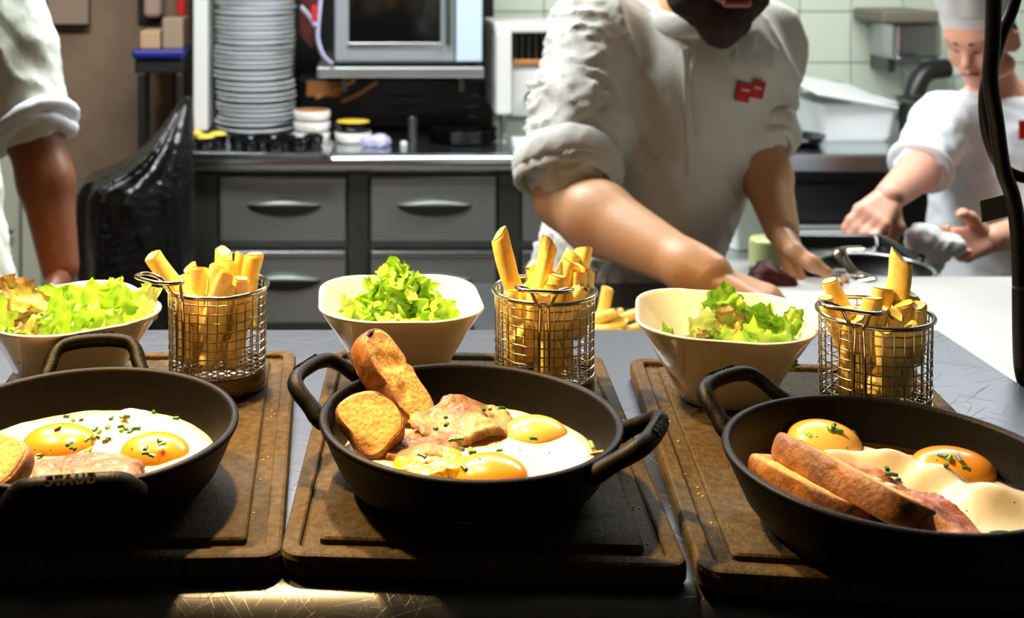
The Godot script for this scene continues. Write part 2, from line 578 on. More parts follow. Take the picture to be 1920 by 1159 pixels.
func iron_pan(at: Vector3, turn: float, label: String) -> Node3D:
	var t := thing("cast_iron_pan", label, "pan", at, turn)
	var mb := MB.new()
	mb.lathe([Vector2(0.0005, 0.0), Vector2(0.062, 0.0), Vector2(0.071, 0.0015), Vector2(0.079, 0.006), Vector2(0.087, 0.016), Vector2(0.0935, 0.030), Vector2(0.0975, 0.040), Vector2(0.0996, 0.0428), Vector2(0.1003, 0.0448), Vector2(0.0995, 0.0465), Vector2(0.0975, 0.0472), Vector2(0.0953, 0.0465), Vector2(0.0940, 0.0445), Vector2(0.0905, 0.033), Vector2(0.085, 0.019), Vector2(0.078, 0.010), Vector2(0.068, 0.0065), Vector2(0.0005, 0.006)], 96)
	part("body", mb, M.iron, t)
	for s in [1.0, -1.0]:
		var h := MB.new()
		var pts := []
		for q in [[0.0905, 0.0365, -0.0350], [0.0965, 0.0415, -0.0350], [0.1040, 0.0470, -0.0325], [0.1130, 0.0530, -0.0300], [0.1195, 0.0570, -0.0245], [0.1225, 0.0587, -0.0125], [0.1230, 0.0590, 0.0], [0.1225, 0.0587, 0.0125], [0.1195, 0.0570, 0.0245], [0.1130, 0.0530, 0.0300], [0.1040, 0.0470, 0.0325], [0.0965, 0.0415, 0.0350], [0.0905, 0.0365, 0.0350]]:
			pts.append(Vector3(q[0] * s, q[1], q[2] * s))
		h.tube(spline(pts, 4), 0.0058, 14, false, 0.0050, Vector3(0.62 * s, 0.78, 0), func(u): return 1.0 + 0.9 * maxf(0, absf(u * 2 - 1) - 0.72) - (0.6 * maxf(0, absf(u * 2 - 1) - 0.9) * 4.0))
		var o := part("handle", h, M.iron, t)
		var tm := TextMesh.new()
		var fo := SystemFont.new()
		fo.font_names = PackedStringArray(["Droid Sans"])
		fo.font_weight = 700
		tm.font = fo; tm.text = "STAUB"; tm.font_size = 32; tm.pixel_size = 0.0090 / 32; tm.depth = 0.0014; tm.curve_step = 2.0
		var st := SurfaceTool.new()
		var nor := Vector3(0.62 * s, 0.78, 0).normalized()
		st.append_from(tm, 0, Transform3D(Basis(Vector3(0, 0, -s), Vector3(-0.78 * s, 0.62, 0).normalized(), nor), Vector3(0.1228 * s, 0.0589, 0) + nor * 0.0046))
		part("raised_lettering", st.commit(), M.iron, o)
	return t

func salad_bowl(at: Vector3, turn: float, label: String) -> void:
	var t := thing("salad_bowl", label, "bowl", at, turn)
	var mb := MB.new()
	var rings := []
	for q in [[0.026, 0.0012, 0.02], [0.0305, 0.0, 0.024], [0.0335, 0.001, 0.026], [0.0385, 0.010, 0.029], [0.0465, 0.026, 0.034], [0.056, 0.044, 0.039], [0.0665, 0.0615, 0.044], [0.0680, 0.0636, 0.045], [0.0676, 0.0648, 0.0448], [0.0664, 0.0652, 0.044], [0.0650, 0.0645, 0.043], [0.0630, 0.0615, 0.042], [0.0525, 0.044, 0.037], [0.043, 0.026, 0.032], [0.035, 0.0105, 0.027], [0.030, 0.0062, 0.023], [0.012, 0.005, 0.009]]:
		var ring := rrect(q[0], q[0], q[2], q[1], 8)
		for k in ring.size():   # the corners of the rim reach up a little
			var far: float = Vector2(ring[k].x, ring[k].z).length() / q[0]
			ring[k].y += (far - 1.08) * 0.16 * q[1] * clampf((q[1] - 0.02) / 0.04, 0.0, 1.0)
		rings.append(ring)
	mb.loft(rings, true, false, true, true)
	part("body", mb, M.porcelain, t)

func fry_basket(at: Vector3, turn: float, label: String) -> void:
	var t := thing("wire_basket", label, "basket", at, turn)
	var R := 0.0385
	var w := 0.00062
	var mb := MB.new()
	for k in 32:
		var a := TAU * k / 32
		var d := Vector3(cos(a), 0, sin(a))
		mb.tube([d * R + Vector3.UP * 0.017, d * (R + 0.0006) + Vector3.UP * 0.048, d * (R + 0.0012) + Vector3.UP * 0.0805], w, 6)
	for k in 9:
		var y := 0.019 + 0.0071 * k
		var pts := []
		for j in 48: pts.append(Vector3(cos(TAU * j / 48) * (R + 0.0009), y + 0.00025 * sin(j * 4.1 + k), sin(TAU * j / 48) * (R + 0.0009)))
		mb.tube(pts, w, 6, true)
	part("wire_wall", mb, M.chrome, t)
	var fl := MB.new()
	for k in range(-5, 6):
		var x := k * 0.0066
		var l := sqrt(R * R - x * x)
		fl.tube([Vector3(x, 0.0185, -l), Vector3(x, 0.0185, l)], w, 5)
		fl.tube([Vector3(-l, 0.0193, x), Vector3(l, 0.0193, x)], w, 5)
	part("wire_floor", fl, M.chrome, t)
	var rim := MB.new()
	var rp := []
	for j in 64: rp.append(Vector3(cos(TAU * j / 64), 0, sin(TAU * j / 64)) * 0.0408 + Vector3.UP * 0.082)
	rim.tube(rp, 0.0018, 10, true)
	part("rim", rim, M.chrome, t)
	var b := MB.new()
	b.lathe([Vector2(0.001, 0.0015), Vector2(0.036, 0.0015), Vector2(0.0375, 0.0), Vector2(0.0392, 0.0005), Vector2(0.0396, 0.0025), Vector2(0.0396, 0.0160), Vector2(0.0390, 0.0172), Vector2(0.0375, 0.0165), Vector2(0.0372, 0.004), Vector2(0.001, 0.0035)], 64)
	part("base_cup", b, M.base_metal, t)
	var h := MB.new()     # loop that reaches out over the rim, on a V of two wires that run down the wall
	var pts2 := []
	for q in [[0.0405, 0.030, -0.0040], [0.0412, 0.060, -0.0038], [0.0416, 0.0800, -0.0030], [0.0450, 0.0840, -0.0055], [0.0500, 0.0945, -0.0100], [0.0530, 0.0980, -0.0160], [0.0580, 0.1000, -0.0205], [0.0660, 0.1010, -0.0205], [0.0740, 0.1018, -0.0140], [0.0765, 0.1022, 0.0]]:
		pts2.append(Vector3(q[0], q[1], q[2]))
	for k in range(pts2.size() - 2, -1, -1): pts2.append(Vector3(pts2[k].x, pts2[k].y, -pts2[k].z))
	h.tube(spline(pts2, 5), 0.00155, 9)
	part("handle", h, M.chrome, t)

func fry_mesh(L: float, th: float, sd: int, burnt := 0.0) -> ArrayMesh:
	var mb := MB.new()
	mb.use_col = true
	rng.seed = sd
	var bend := rng.randf_range(-0.06, 0.06) * L
	var tw := rng.randf_range(-0.5, 0.5)
	var cut := rng.randf_range(-0.9, 0.9)
	var cut2 := rng.randf_range(-0.9, 0.9)
	var asp := rng.randf_range(0.85, 1.15)
	var base := Color(0.95, 0.74, 0.18).lerp(Color(0.95, 0.82, 0.34), rng.randf())
	var us := [0.0, 0.018, 0.06, 0.15, 0.28, 0.42, 0.56, 0.7, 0.84, 0.94, 0.982, 1.0]
	var n := us.size()
	for k in n:
		var u: float = us[k]
		var e := minf(u, 1 - u)
		var g := 1.0 if e > 0.05 else (0.96 if e > 0.01 else 0.80)
		g *= 1.0 + 0.07 * nz.get_noise_2d(u * 300, sd * 13)
		for j in 12:
			var a := TAU * j / 12 + tw * u
			var s := pow(pow(absf(cos(a - tw * u)), 5.0) + pow(absf(sin(a - tw * u)), 5.0), -0.2)
			var x := cos(a) * s * th * 0.5 * g * asp
			var z := sin(a) * s * th * 0.5 * g / asp
			var y := (u - 0.5) * L + (x * cut if k < 2 else (x * cut2 if k > n - 3 else 0.0))
			var nn := nz.get_noise_3d(x * 9000, y * 4000 + sd * 40, z * 9000)
			var col := base.lerp(Color(0.78, 0.42, 0.05), clampf((0.03 - e) * 3 + nn * 0.22, 0.0, 0.3))
			if burnt > 0 and u > 0.9: col = col.lerp(Color(0.12, 0.045, 0.015), burnt * clampf(0.6 + nn * 2.0, 0.0, 1.0))
			mb.add(Vector3(x + bend * (1 - pow(2 * u - 1, 2)), y, z) + Vector3(x, 0, z) * 0.08 * nn, col)
	for k in n - 1:
		for j in 12:
			mb.quad(k * 12 + j, k * 12 + (j + 1) % 12, k * 12 + 12 + (j + 1) % 12, k * 12 + 12 + j)
	for k in [0, n - 1]:
		var s := mb.add((mb.v[k * 12] + mb.v[k * 12 + 6]) / 2, mb.c[k * 12])
		for j in 12:
			if k == 0: mb.tri(s, j, (j + 1) % 12)
			else: mb.tri(s, k * 12 + (j + 1) % 12, k * 12 + j)
	return mb.mesh()

func fry(at: Vector3, to: Vector3, th: float, sd: int, label: String, group: String, burnt := 0.0) -> void:
	var o := single("french_fry", fry_mesh(at.distance_to(to), th, sd, burnt), M.fry, label, "fry", group)
	rng.seed = sd + 5
	var a := rng.randf_range(0, TAU)
	o.transform = Transform3D(frame(to - at, Vector3(cos(a), 0.1, sin(a))), (at + to) / 2)

func fries(at: Vector3, out: Array, sd: int, label: String, group: String) -> void:
	var k := 0
	for q in out:
		fry(at + Vector3(q[0], q[1], q[2]), at + Vector3(q[3], q[4], q[5]), q[6], sd + k, q[8] if q.size() > 8 else label, "" if q.size() > 8 else group, q[7] if q.size() > 7 else 0.0)
		k += 1
	for j in 20:
		rng.seed = sd * 7 + j * 31
		var a := 2.39996 * j + rng.randf_range(-0.3, 0.3)
		var r0 := 0.008 + 0.021 * sqrt(float(j % 10) / 10)
		var lean := Vector3(rng.randf_range(-0.022, 0.022), 0, rng.randf_range(-0.022, 0.022))
		var p0 := Vector3(cos(a) * r0, 0.0235 + 0.012 * (j % 3), sin(a) * r0)
		var p1 := Vector3(cos(a) * r0, p0.y + rng.randf_range(0.044, 0.056), sin(a) * r0) + lean
		var fl := Vector2(p1.x, p1.z)
		if fl.length() > 0.029: fl = fl.normalized() * 0.029
		p1 = Vector3(fl.x, p1.y, fl.y)
		if j >= 16:   # some lie across the bottom
			p0 = Vector3(cos(a) * 0.022, 0.027, sin(a) * 0.022); p1 = Vector3(-cos(a + 0.4) * 0.022, 0.034, -sin(a + 0.4) * 0.022)
		fry(at + p0, at + p1, rng.randf_range(0.0105, 0.0135), sd + 50 + j, label, group)

func leaf_mesh(L: float, W: float, bend: float, ruf: float, sd: int, pale: Color, deep: Color, tip = null) -> ArrayMesh:
	var mb := MB.new()
	mb.use_col = true
	rng.seed = sd
	var p1 := rng.randf_range(0, TAU)
	var p2 := rng.randf_range(0, TAU)
	var fq := rng.randf_range(11, 17)
	var cup := rng.randf_range(-0.5, 0.7)
	mb.grid(20, 17, func(u, vv):
		var v: float = vv * 2 - 1
		var e := absf(v)
		var ph := p1 if v > 0 else p2
		var w := W * pow(sin(PI * clampf(u * 0.80 + 0.12, 0, 1)), 0.7) * (1 + 0.10 * sin(u * 31 + ph) * e)
		var ang: float = bend * u
		var y := L * sin(ang) / bend
		var z := L * (1 - cos(ang)) / bend
		var nn := nz.get_noise_3d(u * 160 + sd * 37, v * 90, sd * 5.0)
		var off := cup * w * v * v + ruf * (e * e * sin(u * fq + ph) + 0.5 * e * sin(u * fq * 2.1 + ph * 2)) + 0.0055 * nn
		off += 0.25 * ruf * sin(v * 9 + ph) * pow(u, 2.0)
		var p := Vector3(w * v * (1.0 - 0.15 * absf(cup)), y - sin(ang) * off, z + cos(ang) * off)
		var s := clampf(e * 0.75 + u * 0.5 - 0.25 + nn * 0.35, 0, 1)
		var col := pale.lerp(deep, s)
		if e < 0.12: col = col.lerp(Color(0.72, 0.80, 0.36), 0.5 * (1 - u))
		if tip != null: col = col.lerp(tip, clampf((maxf(e, u) - 0.45 + nn * 0.5) * 1.8, 0, 1))
		return [p, col])
	return mb.mesh()

func lettuce(at: Vector3, to: Vector3, facing: Vector3, W: float, bend: float, ruf: float, sd: int, kind: int, label: String, group: String) -> void:
	var L := at.distance_to(to)
	var m: ArrayMesh
	if kind == 0: m = leaf_mesh(L, W, bend, ruf, sd, Color(0.62, 0.80, 0.16), Color(0.30, 0.62, 0.035))
	elif kind == 1: m = leaf_mesh(L, W, bend, ruf, sd, Color(0.50, 0.66, 0.11), Color(0.16, 0.42, 0.03))
	elif kind == 3: m = leaf_mesh(L, W, bend, ruf, sd, Color(0.76, 0.80, 0.50), Color(0.60, 0.66, 0.25))
	else: m = leaf_mesh(L, W, bend, ruf, sd, Color(0.48, 0.52, 0.13), Color(0.38, 0.36, 0.10), Color(0.30, 0.15, 0.07))
	var o := single("lettuce_leaf", m, M.lettuce_red if kind == 2 else M.lettuce, label, "leaf", group)
	o.transform = Transform3D(frame(to - at, facing), at)

# a flat round thing: outline r(angle), height h(x, z), and an edge that drops to the ground
func pool(mb: MB, rf: Callable, hf: Callable, nr := 26, nt := 88, drop := 0.004, cf = null) -> void:
	var rings := []
	for k in nr + 1:
		var u := float(k) / nr
		for j in nt:
			var a := TAU * j / nt
			var r: float = rf.call(a) * u
			var x := cos(a) * r
			var z := sin(a) * r
			var y: float = hf.call(x, z)
			if u > 0.86: y -= drop * pow((u - 0.86) / 0.14, 2.0)
			if cf != null: mb.add(Vector3(x, y, z), cf.call(x, z))
			else: mb.add(Vector3(x, y, z))
	for k in nr:
		for j in nt:
			mb.quad(k * nt + j, k * nt + (j + 1) % nt, k * nt + nt + (j + 1) % nt, k * nt + nt + j)

func dome(mb: MB, at: Vector3, r: float, h: float, sd: int, ax := 1.0) -> void:
	var prof := []
	for k in 13:
		var a := PI / 2 * k / 12 * 1.12 - 0.188
		prof.append(Vector2(r * cos(a), h * sin(a)))
	prof[-1] = Vector2(0.0002, h)
	var s := mb.v.size()
	mb.lathe(prof, 40)
	for k in range(s, mb.v.size()):
		var p := mb.v[k]
		mb.v[k] = at + Vector3(p.x * ax, p.y, p.z / ax) * (1.0 + 0.05 * nz.get_noise_3d(p.x * 1500 + sd * 77, p.y * 1000, p.z * 1500))

# slice of bread: outline r(angle) seen along its z, cut faces of crumb and a browned crust round the edge
func toast(pos: Vector3, b: Basis, rf: Callable, th: float, sd: int, label: String, brown := 0.4) -> void:
	var t := thing("toast", label, "toast", pos)
	t.basis = b
	for which in ["crumb", "crust"]:
		var mb := MB.new()
		mb.use_col = true
		var prof := []
		if which == "crumb":
			for k in 15: prof.append([k / 14.0 * 0.955, 1.0])
			for k in 15: prof.append([(14 - k) / 14.0 * 0.955, -1.0])
		else:
			for q in [[0.93, 0.97], [0.97, 0.99], [0.995, 0.9], [1.02, 0.6], [1.03, 0.2], [1.03, -0.2], [1.02, -0.6], [0.995, -0.9], [0.97, -0.99], [0.93, -0.97]]: prof.append(q)
		var n := 72
		for q in prof:
			for j in n:
				var a := TAU * j / n
				var r: float = rf.call(a) * q[0]
				var p := Vector3(cos(a) * r, sin(a) * r, q[1] * th * 0.5)
				var n1 := nz.get_noise_3d(p.x * 2300 + sd * 91, p.y * 2300, p.z * 900)
				var n2 := nz.get_noise_3d(p.x * 7000, p.y * 7000 + sd * 53, p.z * 7000)
				var hole := clampf((n1 - 0.28) * 4, 0, 1) if which == "crumb" else 0.0
				p.z -= signf(q[1]) * (hole * 0.0022 + 0.0005 * n2) if which == "crumb" else 0.0
				if which == "crust": p += Vector3(cos(a), sin(a), 0) * (0.0007 * n2 + 0.0009 * n1)
				var edge := clampf((q[0] - 0.62) * 2.4 + n1 * 0.7 + n2 * 0.4, 0, 1)
				var col := Color(0.74, 0.51, 0.17).lerp(Color(0.30, 0.11, 0.02), clampf(edge * (0.40 + brown) + hole * 0.35, 0, 1))
				if which == "crust": col = Color(0.36, 0.165, 0.036).lerp(Color(0.13, 0.046, 0.010), clampf(0.22 + brown * 0.5 + n1 * 1.5 + n2 * 0.5, 0, 1))
				mb.add(p, col)
		for k in prof.size() - 1:
			for j in n: mb.quad(k * n + j, k * n + (j + 1) % n, k * n + n + (j + 1) % n, k * n + n + j)
		part(which, mb, M[which], t)

# where the line of sight through that pixel meets the level y
func on(px: float, py: float, y: float) -> Vector3:
	return P(px, py, (CAM_Y - y) * 2200.0 / (py + 85.0))

func on_food(px: float, py: float, hf: Callable) -> Vector3:
	var p := on(px, py, BOARD + 0.026)
	for k in 5: p = on(px, py, hf.call(p.x, p.z))
	return p

func chives(list: Array, hf: Callable, sd: int, label: String, group: String) -> void:
	for k in list.size():
		var q: Array = list[k]
		rng.seed = sd + k * 17
		var mb := MB.new()
		var l: float = q[2] if q.size() > 2 else rng.randf_range(0.0022, 0.0040)
		l *= 1.2
		var rr := 0.0015 if l < 0.0085 else 0.0009
		var path := [Vector3(-l / 2, 0, 0), Vector3(0, 0.0004, 0), Vector3(l / 2, 0, 0)]
		mb.tube(path, rr, 8, false, rr * 0.75)
		var p := on_food(q[0], q[1], hf)
		var o := single("chive_piece", mb, M.chive_pale if (k % 4 == 1) else M.chive, label, "chive", group)
		o.position = p + Vector3(0, rr * 0.6, 0)
		o.rotation = Vector3(0, rng.randf_range(0, PI) if q.size() < 4 else q[3], rng.randf_range(-0.25, 0.25))

func peppers(list: Array, hf: Callable, called: String, label: String) -> void:   # ground pepper: nobody could count it
	var mb := MB.new()
	for q in list:
		var p := on_food(q[0], q[1], hf)
		mb.lathe([Vector2(0.0001, -0.0001), Vector2(0.0006, 0.0001), Vector2(0.0004, 0.0006), Vector2(0.0001, 0.0007)], 5, p)
	tag(part(called, mb, M.pepper), label, "pepper", "", "stuff")

func hill(bumps: Array, x: float, z: float) -> float:
	var y := 0.0
	for b in bumps:
		var dx: float = x - b[0]
		var dz: float = z - b[1]
		y += b[2] * exp(-(dx * dx / (b[3] * b[3]) + dz * dz / (b[4] * b[4])))
	return y

func meat_color(x: float, z: float, sd: float, lean: Color, fat: Color, scale := 1.0) -> Color:
	var s := nz.get_noise_3d(x * 1100 * scale + z * 500 * scale, z * 2400 * scale, sd * 10)
	var s2 := nz.get_noise_3d(x * 5000, z * 5000, sd)
	return lean.lerp(fat, clampf(0.42 + s * 1.9 + s2 * 0.5, 0, 1))

func meat_slice(called: String, label: String, category: String, pos: Vector3, turn: float, lx: float, lz: float, hf: Callable, sd: int, lean: Color, fat: Color, rim: Color) -> void:
	var mb := MB.new()
	mb.use_col = true
	pool(mb, func(a):
		var r := 1.0 / pow(pow(absf(cos(a)) / lx, 2.6) + pow(absf(sin(a)) / lz, 2.6), 1.0 / 2.6)
		return r * (1.0 + 0.10 * nz.get_noise_2d(cos(a) * 90 + sd * 50, sin(a) * 90) + 0.05 * nz.get_noise_2d(cos(a) * 400, sin(a) * 400 + sd)),
		func(x, z): return hf.call(x, z) + 0.0018 * nz.get_noise_2d(x * 2600 + sd * 9, z * 3400) + 0.0011 * nz.get_noise_2d(x * 9000, z * 9000),
		36, 120, 0.004,
		func(x, z):
			var e := maxf(absf(x) / lx, absf(z) / lz)
			return meat_color(x, z, sd, lean, fat).lerp(rim, clampf((e - 0.80) * 3.0 + nz.get_noise_2d(x * 2000, z * 2000 + sd) * 0.5, 0, 0.8)))
	var o := single(called, mb, M.meat, label, category)
	o.position = pos; o.rotation.y = turn

func foreground() -> void:
	# ---- pass counter: steel top with a rolled front edge
	var pc := thing("pass_counter", "scratched stainless steel pass counter under the three serving boards", "counter", Vector3(0, 0, 0))
	var mb := MB.new()
	var x0 := -1.3
	var x1 := 0.556
	var prof := [[-1.152, TOP - 0.03], [-1.152, TOP - 0.004], [-1.150, TOP - 0.001], [-1.147, TOP]]
	for k in 15:
		var a := PI * 0.62 * k / 14
		prof.append([-0.690 + 0.034 * sin(a), TOP - 0.034 + 0.034 * cos(a)])
	prof.append([-0.665, TOP - 0.09])
	var rings := []
	for q in prof: rings.append(PackedVector3Array([Vector3(x0, q[1], q[0]), Vector3(x1, q[1], q[0])]))
	mb.loft(rings, false)
	var endc := PackedVector3Array()
	for q in prof: endc.append(Vector3(x1, q[1], q[0]))
	mb.fan(endc)
	part("steel_top", mb, M.steel_top, pc)
	var cb := MB.new()
	cb.box(Vector3((x0 + x1) / 2, (TOP - 0.03) / 2, -0.91), Vector3(x1 - x0 - 0.02, TOP - 0.034, 0.46), 0.004)
	part("cabinet_body", cb, M.steel_dull, pc)

	serving_board(Vector3(-0.1765, TOP, -0.862), deg_to_rad(2.2), "dark brown grooved serving board under the pan with the pale ham slice")
	serving_board(Vector3(0.0765, TOP, -0.861), deg_to_rad(-3.2), "dark brown grooved serving board under the pan with two upright toasts")
	serving_board(Vector3(0.3275, TOP, -0.836), deg_to_rad(-6.2), "dark brown grooved serving board under the pan with draped egg white and bread slices")

	var c1 := Vector3(-0.1855, BOARD, -0.770)
	var c2 := Vector3(0.0675, BOARD, -0.778)
	var c3 := Vector3(0.3200, BOARD, -0.715)
	iron_pan(c1, deg_to_rad(100), "round black iron pan holding two eggs and a pale ham slice")
	iron_pan(c2, deg_to_rad(153.5), "round black iron pan holding two eggs, bacon and two upright toasts")
	iron_pan(c3, deg_to_rad(127), "round black iron pan with draped egg white over ham and bread slices")

	# ---- eggs of the left pan
	var base := BOARD + 0.0235
	nz.seed = 4; nz.frequency = 0.01
	var y1 := [[-0.2068, -0.787, 0.0235, 0.0115], [-0.1400, -0.772, 0.0225, 0.0125]]
	var b1 := [[-0.118, -0.736, 0.007, 0.010, 0.014], [-0.168, -0.832, 0.006, 0.013, 0.010], [-0.10, -0.752, 0.004, 0.016, 0.010], [-0.205, -0.787, 0.003, 0.034, 0.026], [-0.14, -0.772, 0.003, 0.032, 0.026]]
	eggs(c1, base, y1, b1, 0.0, 0.0, 11, "two fried eggs with deep orange yolks beside the pale ham slice", [M.yolk, M.yolk])
	var h1 := func(x, z): return food_height(base, b1, y1, x, z)
	meat_slice("ham_slice", "pale browned oval ham slice in front of the chive-sprinkled yolks", "ham", Vector3(-0.190, base + 0.004, -0.733), 0.06, 0.050, 0.026, func(x, z): return 0.003 - 0.8 * z * z + 0.002 * sin(x * 60), 3, Color(0.20, 0.092, 0.046), Color(0.30, 0.165, 0.085), Color(0.13, 0.05, 0.02))
	toast(Vector3(-0.243, base + 0.014, -0.722), Basis.from_euler(Vector3(-1.05, -0.5, 0.12)), func(a): return 0.034 / pow(pow(absf(cos(a)) / 1.15, 3.0) + pow(absf(sin(a)) / 0.62, 3.0), 0.3333), 0.013, 8, "golden toasted bread slice lying on the pale ham slice", 0.25)
	chives([[125, 783], [137, 790], [152, 790], [108, 806], [70, 810], [41, 832], [130, 836, 0.005], [137, 845], [178, 808], [186, 812], [173, 824, 0.005], [183, 822], [163, 828], [202, 803, 0.004], [209, 787], [204, 825], [197, 829], [232, 785, 0.005], [238, 784], [245, 810, 0.006], [256, 806, 0.005], [228, 810], [235, 806], [226, 802], [299, 829], [304, 836], [273, 844], [274, 853], [286, 858], [166, 847, 0.005], [213, 866, 0.006], [288, 775], [330, 787], [85, 879], [74, 857]], h1, 100, "chopped green chive on the eggs beside the pale ham slice", "chives on the eggs beside the ham slice")
	var stem := MB.new()
	stem.tube([on(134, 927, base + 0.006), on(158, 903, base + 0.0085), on(186, 877, base + 0.007)], 0.0009, 8)
	single("chive_stalk", stem, M.chive, "long thin chive stalk lying across the pale ham slice", "chive")
	peppers([[103, 800], [65, 845], [222, 883], [225, 882], [224, 885], [279, 818], [338, 801], [235, 771], [225, 779], [276, 783], [163, 795], [190, 860], [95, 846], [247, 842]], h1, "ground_pepper", "specks of ground pepper on the eggs beside the ham slice")

	# ---- eggs of the middle pan
	var y2 := [[0.1146, -0.802, 0.0215, 0.0120], [0.0778, -0.7395, 0.0225, 0.0120]]
	var b2 := [[0.1146, -0.802, 0.004, 0.034, 0.028], [0.135, -0.77, 0.002, 0.02, 0.03], [0.0778, -0.7395, 0.002, 0.03, 0.026]]
	eggs(c2, base, y2, b2, 0.0, 0.0, 23, "two fried eggs, one pale and one deep yellow yolk, beside bacon", [M.yolk_pale, M.yolk])
	var h2 := func(x, z): return food_height(base, b2, y2, x, z)
	meat_slice("bacon_slice", "browned fatty bacon slice curled up beside the pale yolk", "bacon", Vector3(0.067, base + 0.004, -0.812), 0.35, 0.037, 0.030, func(x, z): return 0.004 + 5.0 * maxf(0, -z) * maxf(0, -z) + 0.003 * sin(x * 130 + 1.0), 5, Color(0.20, 0.088, 0.024), Color(0.42, 0.26, 0.085), Color(0.10, 0.032, 0.007))
	meat_slice("bacon_slice", "thin bacon piece lying flat between the small toast and the broken yolk", "bacon", Vector3(0.034, base + 0.002, -0.776), -0.3, 0.028, 0.022, func(x, z): return 0.003 + 0.002 * sin(x * 160), 6, Color(0.20, 0.088, 0.030), Color(0.38, 0.225, 0.08), Color(0.15, 0.056, 0.018))
	var run := MB.new()
	pool(run, func(a): return 0.023 * (1 + 0.35 * nz.get_noise_2d(cos(a) * 120 + 400, sin(a) * 120) + 0.18 * cos(a * 2 + 0.9)), func(x, z): return 0.0045 + 0.0022 * nz.get_noise_2d(x * 4500, z * 4500) + 0.001 * nz.get_noise_2d(x * 12000, z * 12000), 20, 64, 0.005)
	var ro := single("broken_yolk", run, M.yolk_run, "broken bright yellow yolk spilled over the bacon", "egg yolk")
	ro.position = Vector3(0.0405, base + 0.001, -0.748)
	var run2 := MB.new()
	pool(run2, func(a): return 0.012 * (1 + 0.4 * nz.get_noise_2d(cos(a) * 120 + 900, sin(a) * 120)) / (0.35 + absf(sin(a))), func(x, z): return 0.002 + 0.001 * nz.get_noise_2d(x * 6000, z * 6000), 12, 48, 0.003)
	var r2 := single("yolk_streak", run2, M.yolk_run, "thin yellow streak of yolk on the egg white by the pan's handle", "egg yolk")
	r2.position = Vector3(0.140, base + 0.0005, -0.768); r2.rotation.y = 0.3; r2.scale = Vector3(0.8, 0.6, 0.35)
	# toasts: one leans on the rim, a small one in front of it
	var up := (P(700, 668, 0.861) - on(772, 772, base)).normalized()
	toast(P(734, 714, 0.846), frame(up, Vector3(0.80, 0.36, 0.48)), func(a): return 0.0360 / pow(pow(absf(cos(a + 0.10)) / 0.56, 4.2) + pow(absf(sin(a + 0.10)), 4.2), 1.0 / 4.2) * (1.0 + 0.05 * sin(a * 5 + 1.0)) * (1.0 - 0.20 * exp(-pow((a - 0.22) / 0.15, 2.0))), 0.0165, 31, "large browned toast leaning on the rim of the pan beside the salad bowl", 0.45)
	toast(P(697, 798, 0.785), frame(Vector3(-0.55, 0.45, -0.55), Vector3(-0.20, 0.86, 0.46)), func(a): return 0.0215 / pow(pow(absf(cos(a)) / 0.84, 3.4) + pow(absf(sin(a)) / 1.02, 3.4), 1.0 / 3.4) * (1 + 0.09 * cos(a * 3 + 0.5)), 0.0150, 37, "small golden toast propped in the egg in front of the large toast", 0.15)
	chives([[906, 769, 0.006], [918, 768, 0.004], [941, 768, 0.004], [837, 799, 0.004], [817, 807], [836, 785], [848, 828, 0.004], [863, 826], [865, 845, 0.005], [882, 847, 0.006], [886, 852, 0.004], [937, 847], [1000, 826, 0.004], [1110, 837, 0.006], [792, 857, 0.005], [870, 880, 0.004]], func(x, z): return maxf(h2.call(x, z), base + 0.002 + 0.011 * exp(-pow(Vector2(x - 0.063, z + 0.812).length() / 0.036, 4.0)) + 0.006 * exp(-pow(Vector2(x - 0.036, z + 0.765).length() / 0.032, 4.0))), 300, "chopped green chive on the bacon and eggs", "chives on the bacon and eggs")
	peppers([[930, 832], [985, 857], [1080, 822], [1065, 790], [900, 862], [975, 845], [1030, 850]], h2, "ground_pepper", "specks of ground pepper on the eggs beside the bacon")

	# ---- eggs of the right pan: the white lies in thick folds
	var y3 := [[0.3058, -0.7890, 0.0240, 0.0140], [0.3730, -0.7480, 0.0240, 0.0125]]
	var b3 := [[0.296, -0.749, 0.012, 0.026, 0.009], [0.330, -0.742, 0.014, 0.020, 0.010], [0.352, -0.724, 0.013, 0.020, 0.013], [0.366, -0.695, 0.015, 0.019, 0.016], [0.392, -0.690, 0.007, 0.016, 0.02], [0.318, -0.764, -0.004, 0.016, 0.007], [0.372, -0.719, -0.009, 0.008, 0.007], [0.34, -0.712, -0.006, 0.012, 0.010], [0.31, -0.80, 0.004, 0.04, 0.02]]
	eggs(c3, base, y3, b3, 0.36, -1.15, 41, "two eggs with thick folded white draped over ham and bread", [M.yolk_pale, M.yolk])
	var h3 := func(x, z): return food_height(base, b3, y3, x, z)
	var br := MB.new()
	pool(br, func(a): return 0.0855, func(x, z): return 0.0, 8, 72, 0.0)
	var bo := single("browned_butter", br, M.broth, "dark bubbling browned butter behind the folded egg white", "butter")
	bo.position = Vector3(c3.x, BOARD + 0.020, c3.z)
	meat_slice("ham_slice", "pink fried ham slice sticking out from under the folded egg white", "ham", Vector3(0.311, base + 0.010, -0.679), -1.16, 0.054, 0.019, func(x, z): return 0.004 + 0.003 * sin(x * 110) + 0.002 * sin(z * 200), 9, Color(0.26, 0.085, 0.045), Color(0.46, 0.22, 0.12), Color(0.22, 0.075, 0.035))
	var dir := (on(1690, 985, base + 0.018) - on(1452, 852, base + 0.018)).normalized()
	toast((on(1690, 985, base + 0.014) + on(1452, 852, base + 0.014)) / 2 + Vector3(0.012, 0, -0.006), frame(dir, Vector3(0.35, 0.80, -0.20)), func(a): return 0.052 / pow(pow(absf(cos(a)) / 0.40, 4.0) + pow(absf(sin(a)), 4.0), 0.25), 0.017, 51, "long bread slice with brown crust against the folded egg white", 0.5)
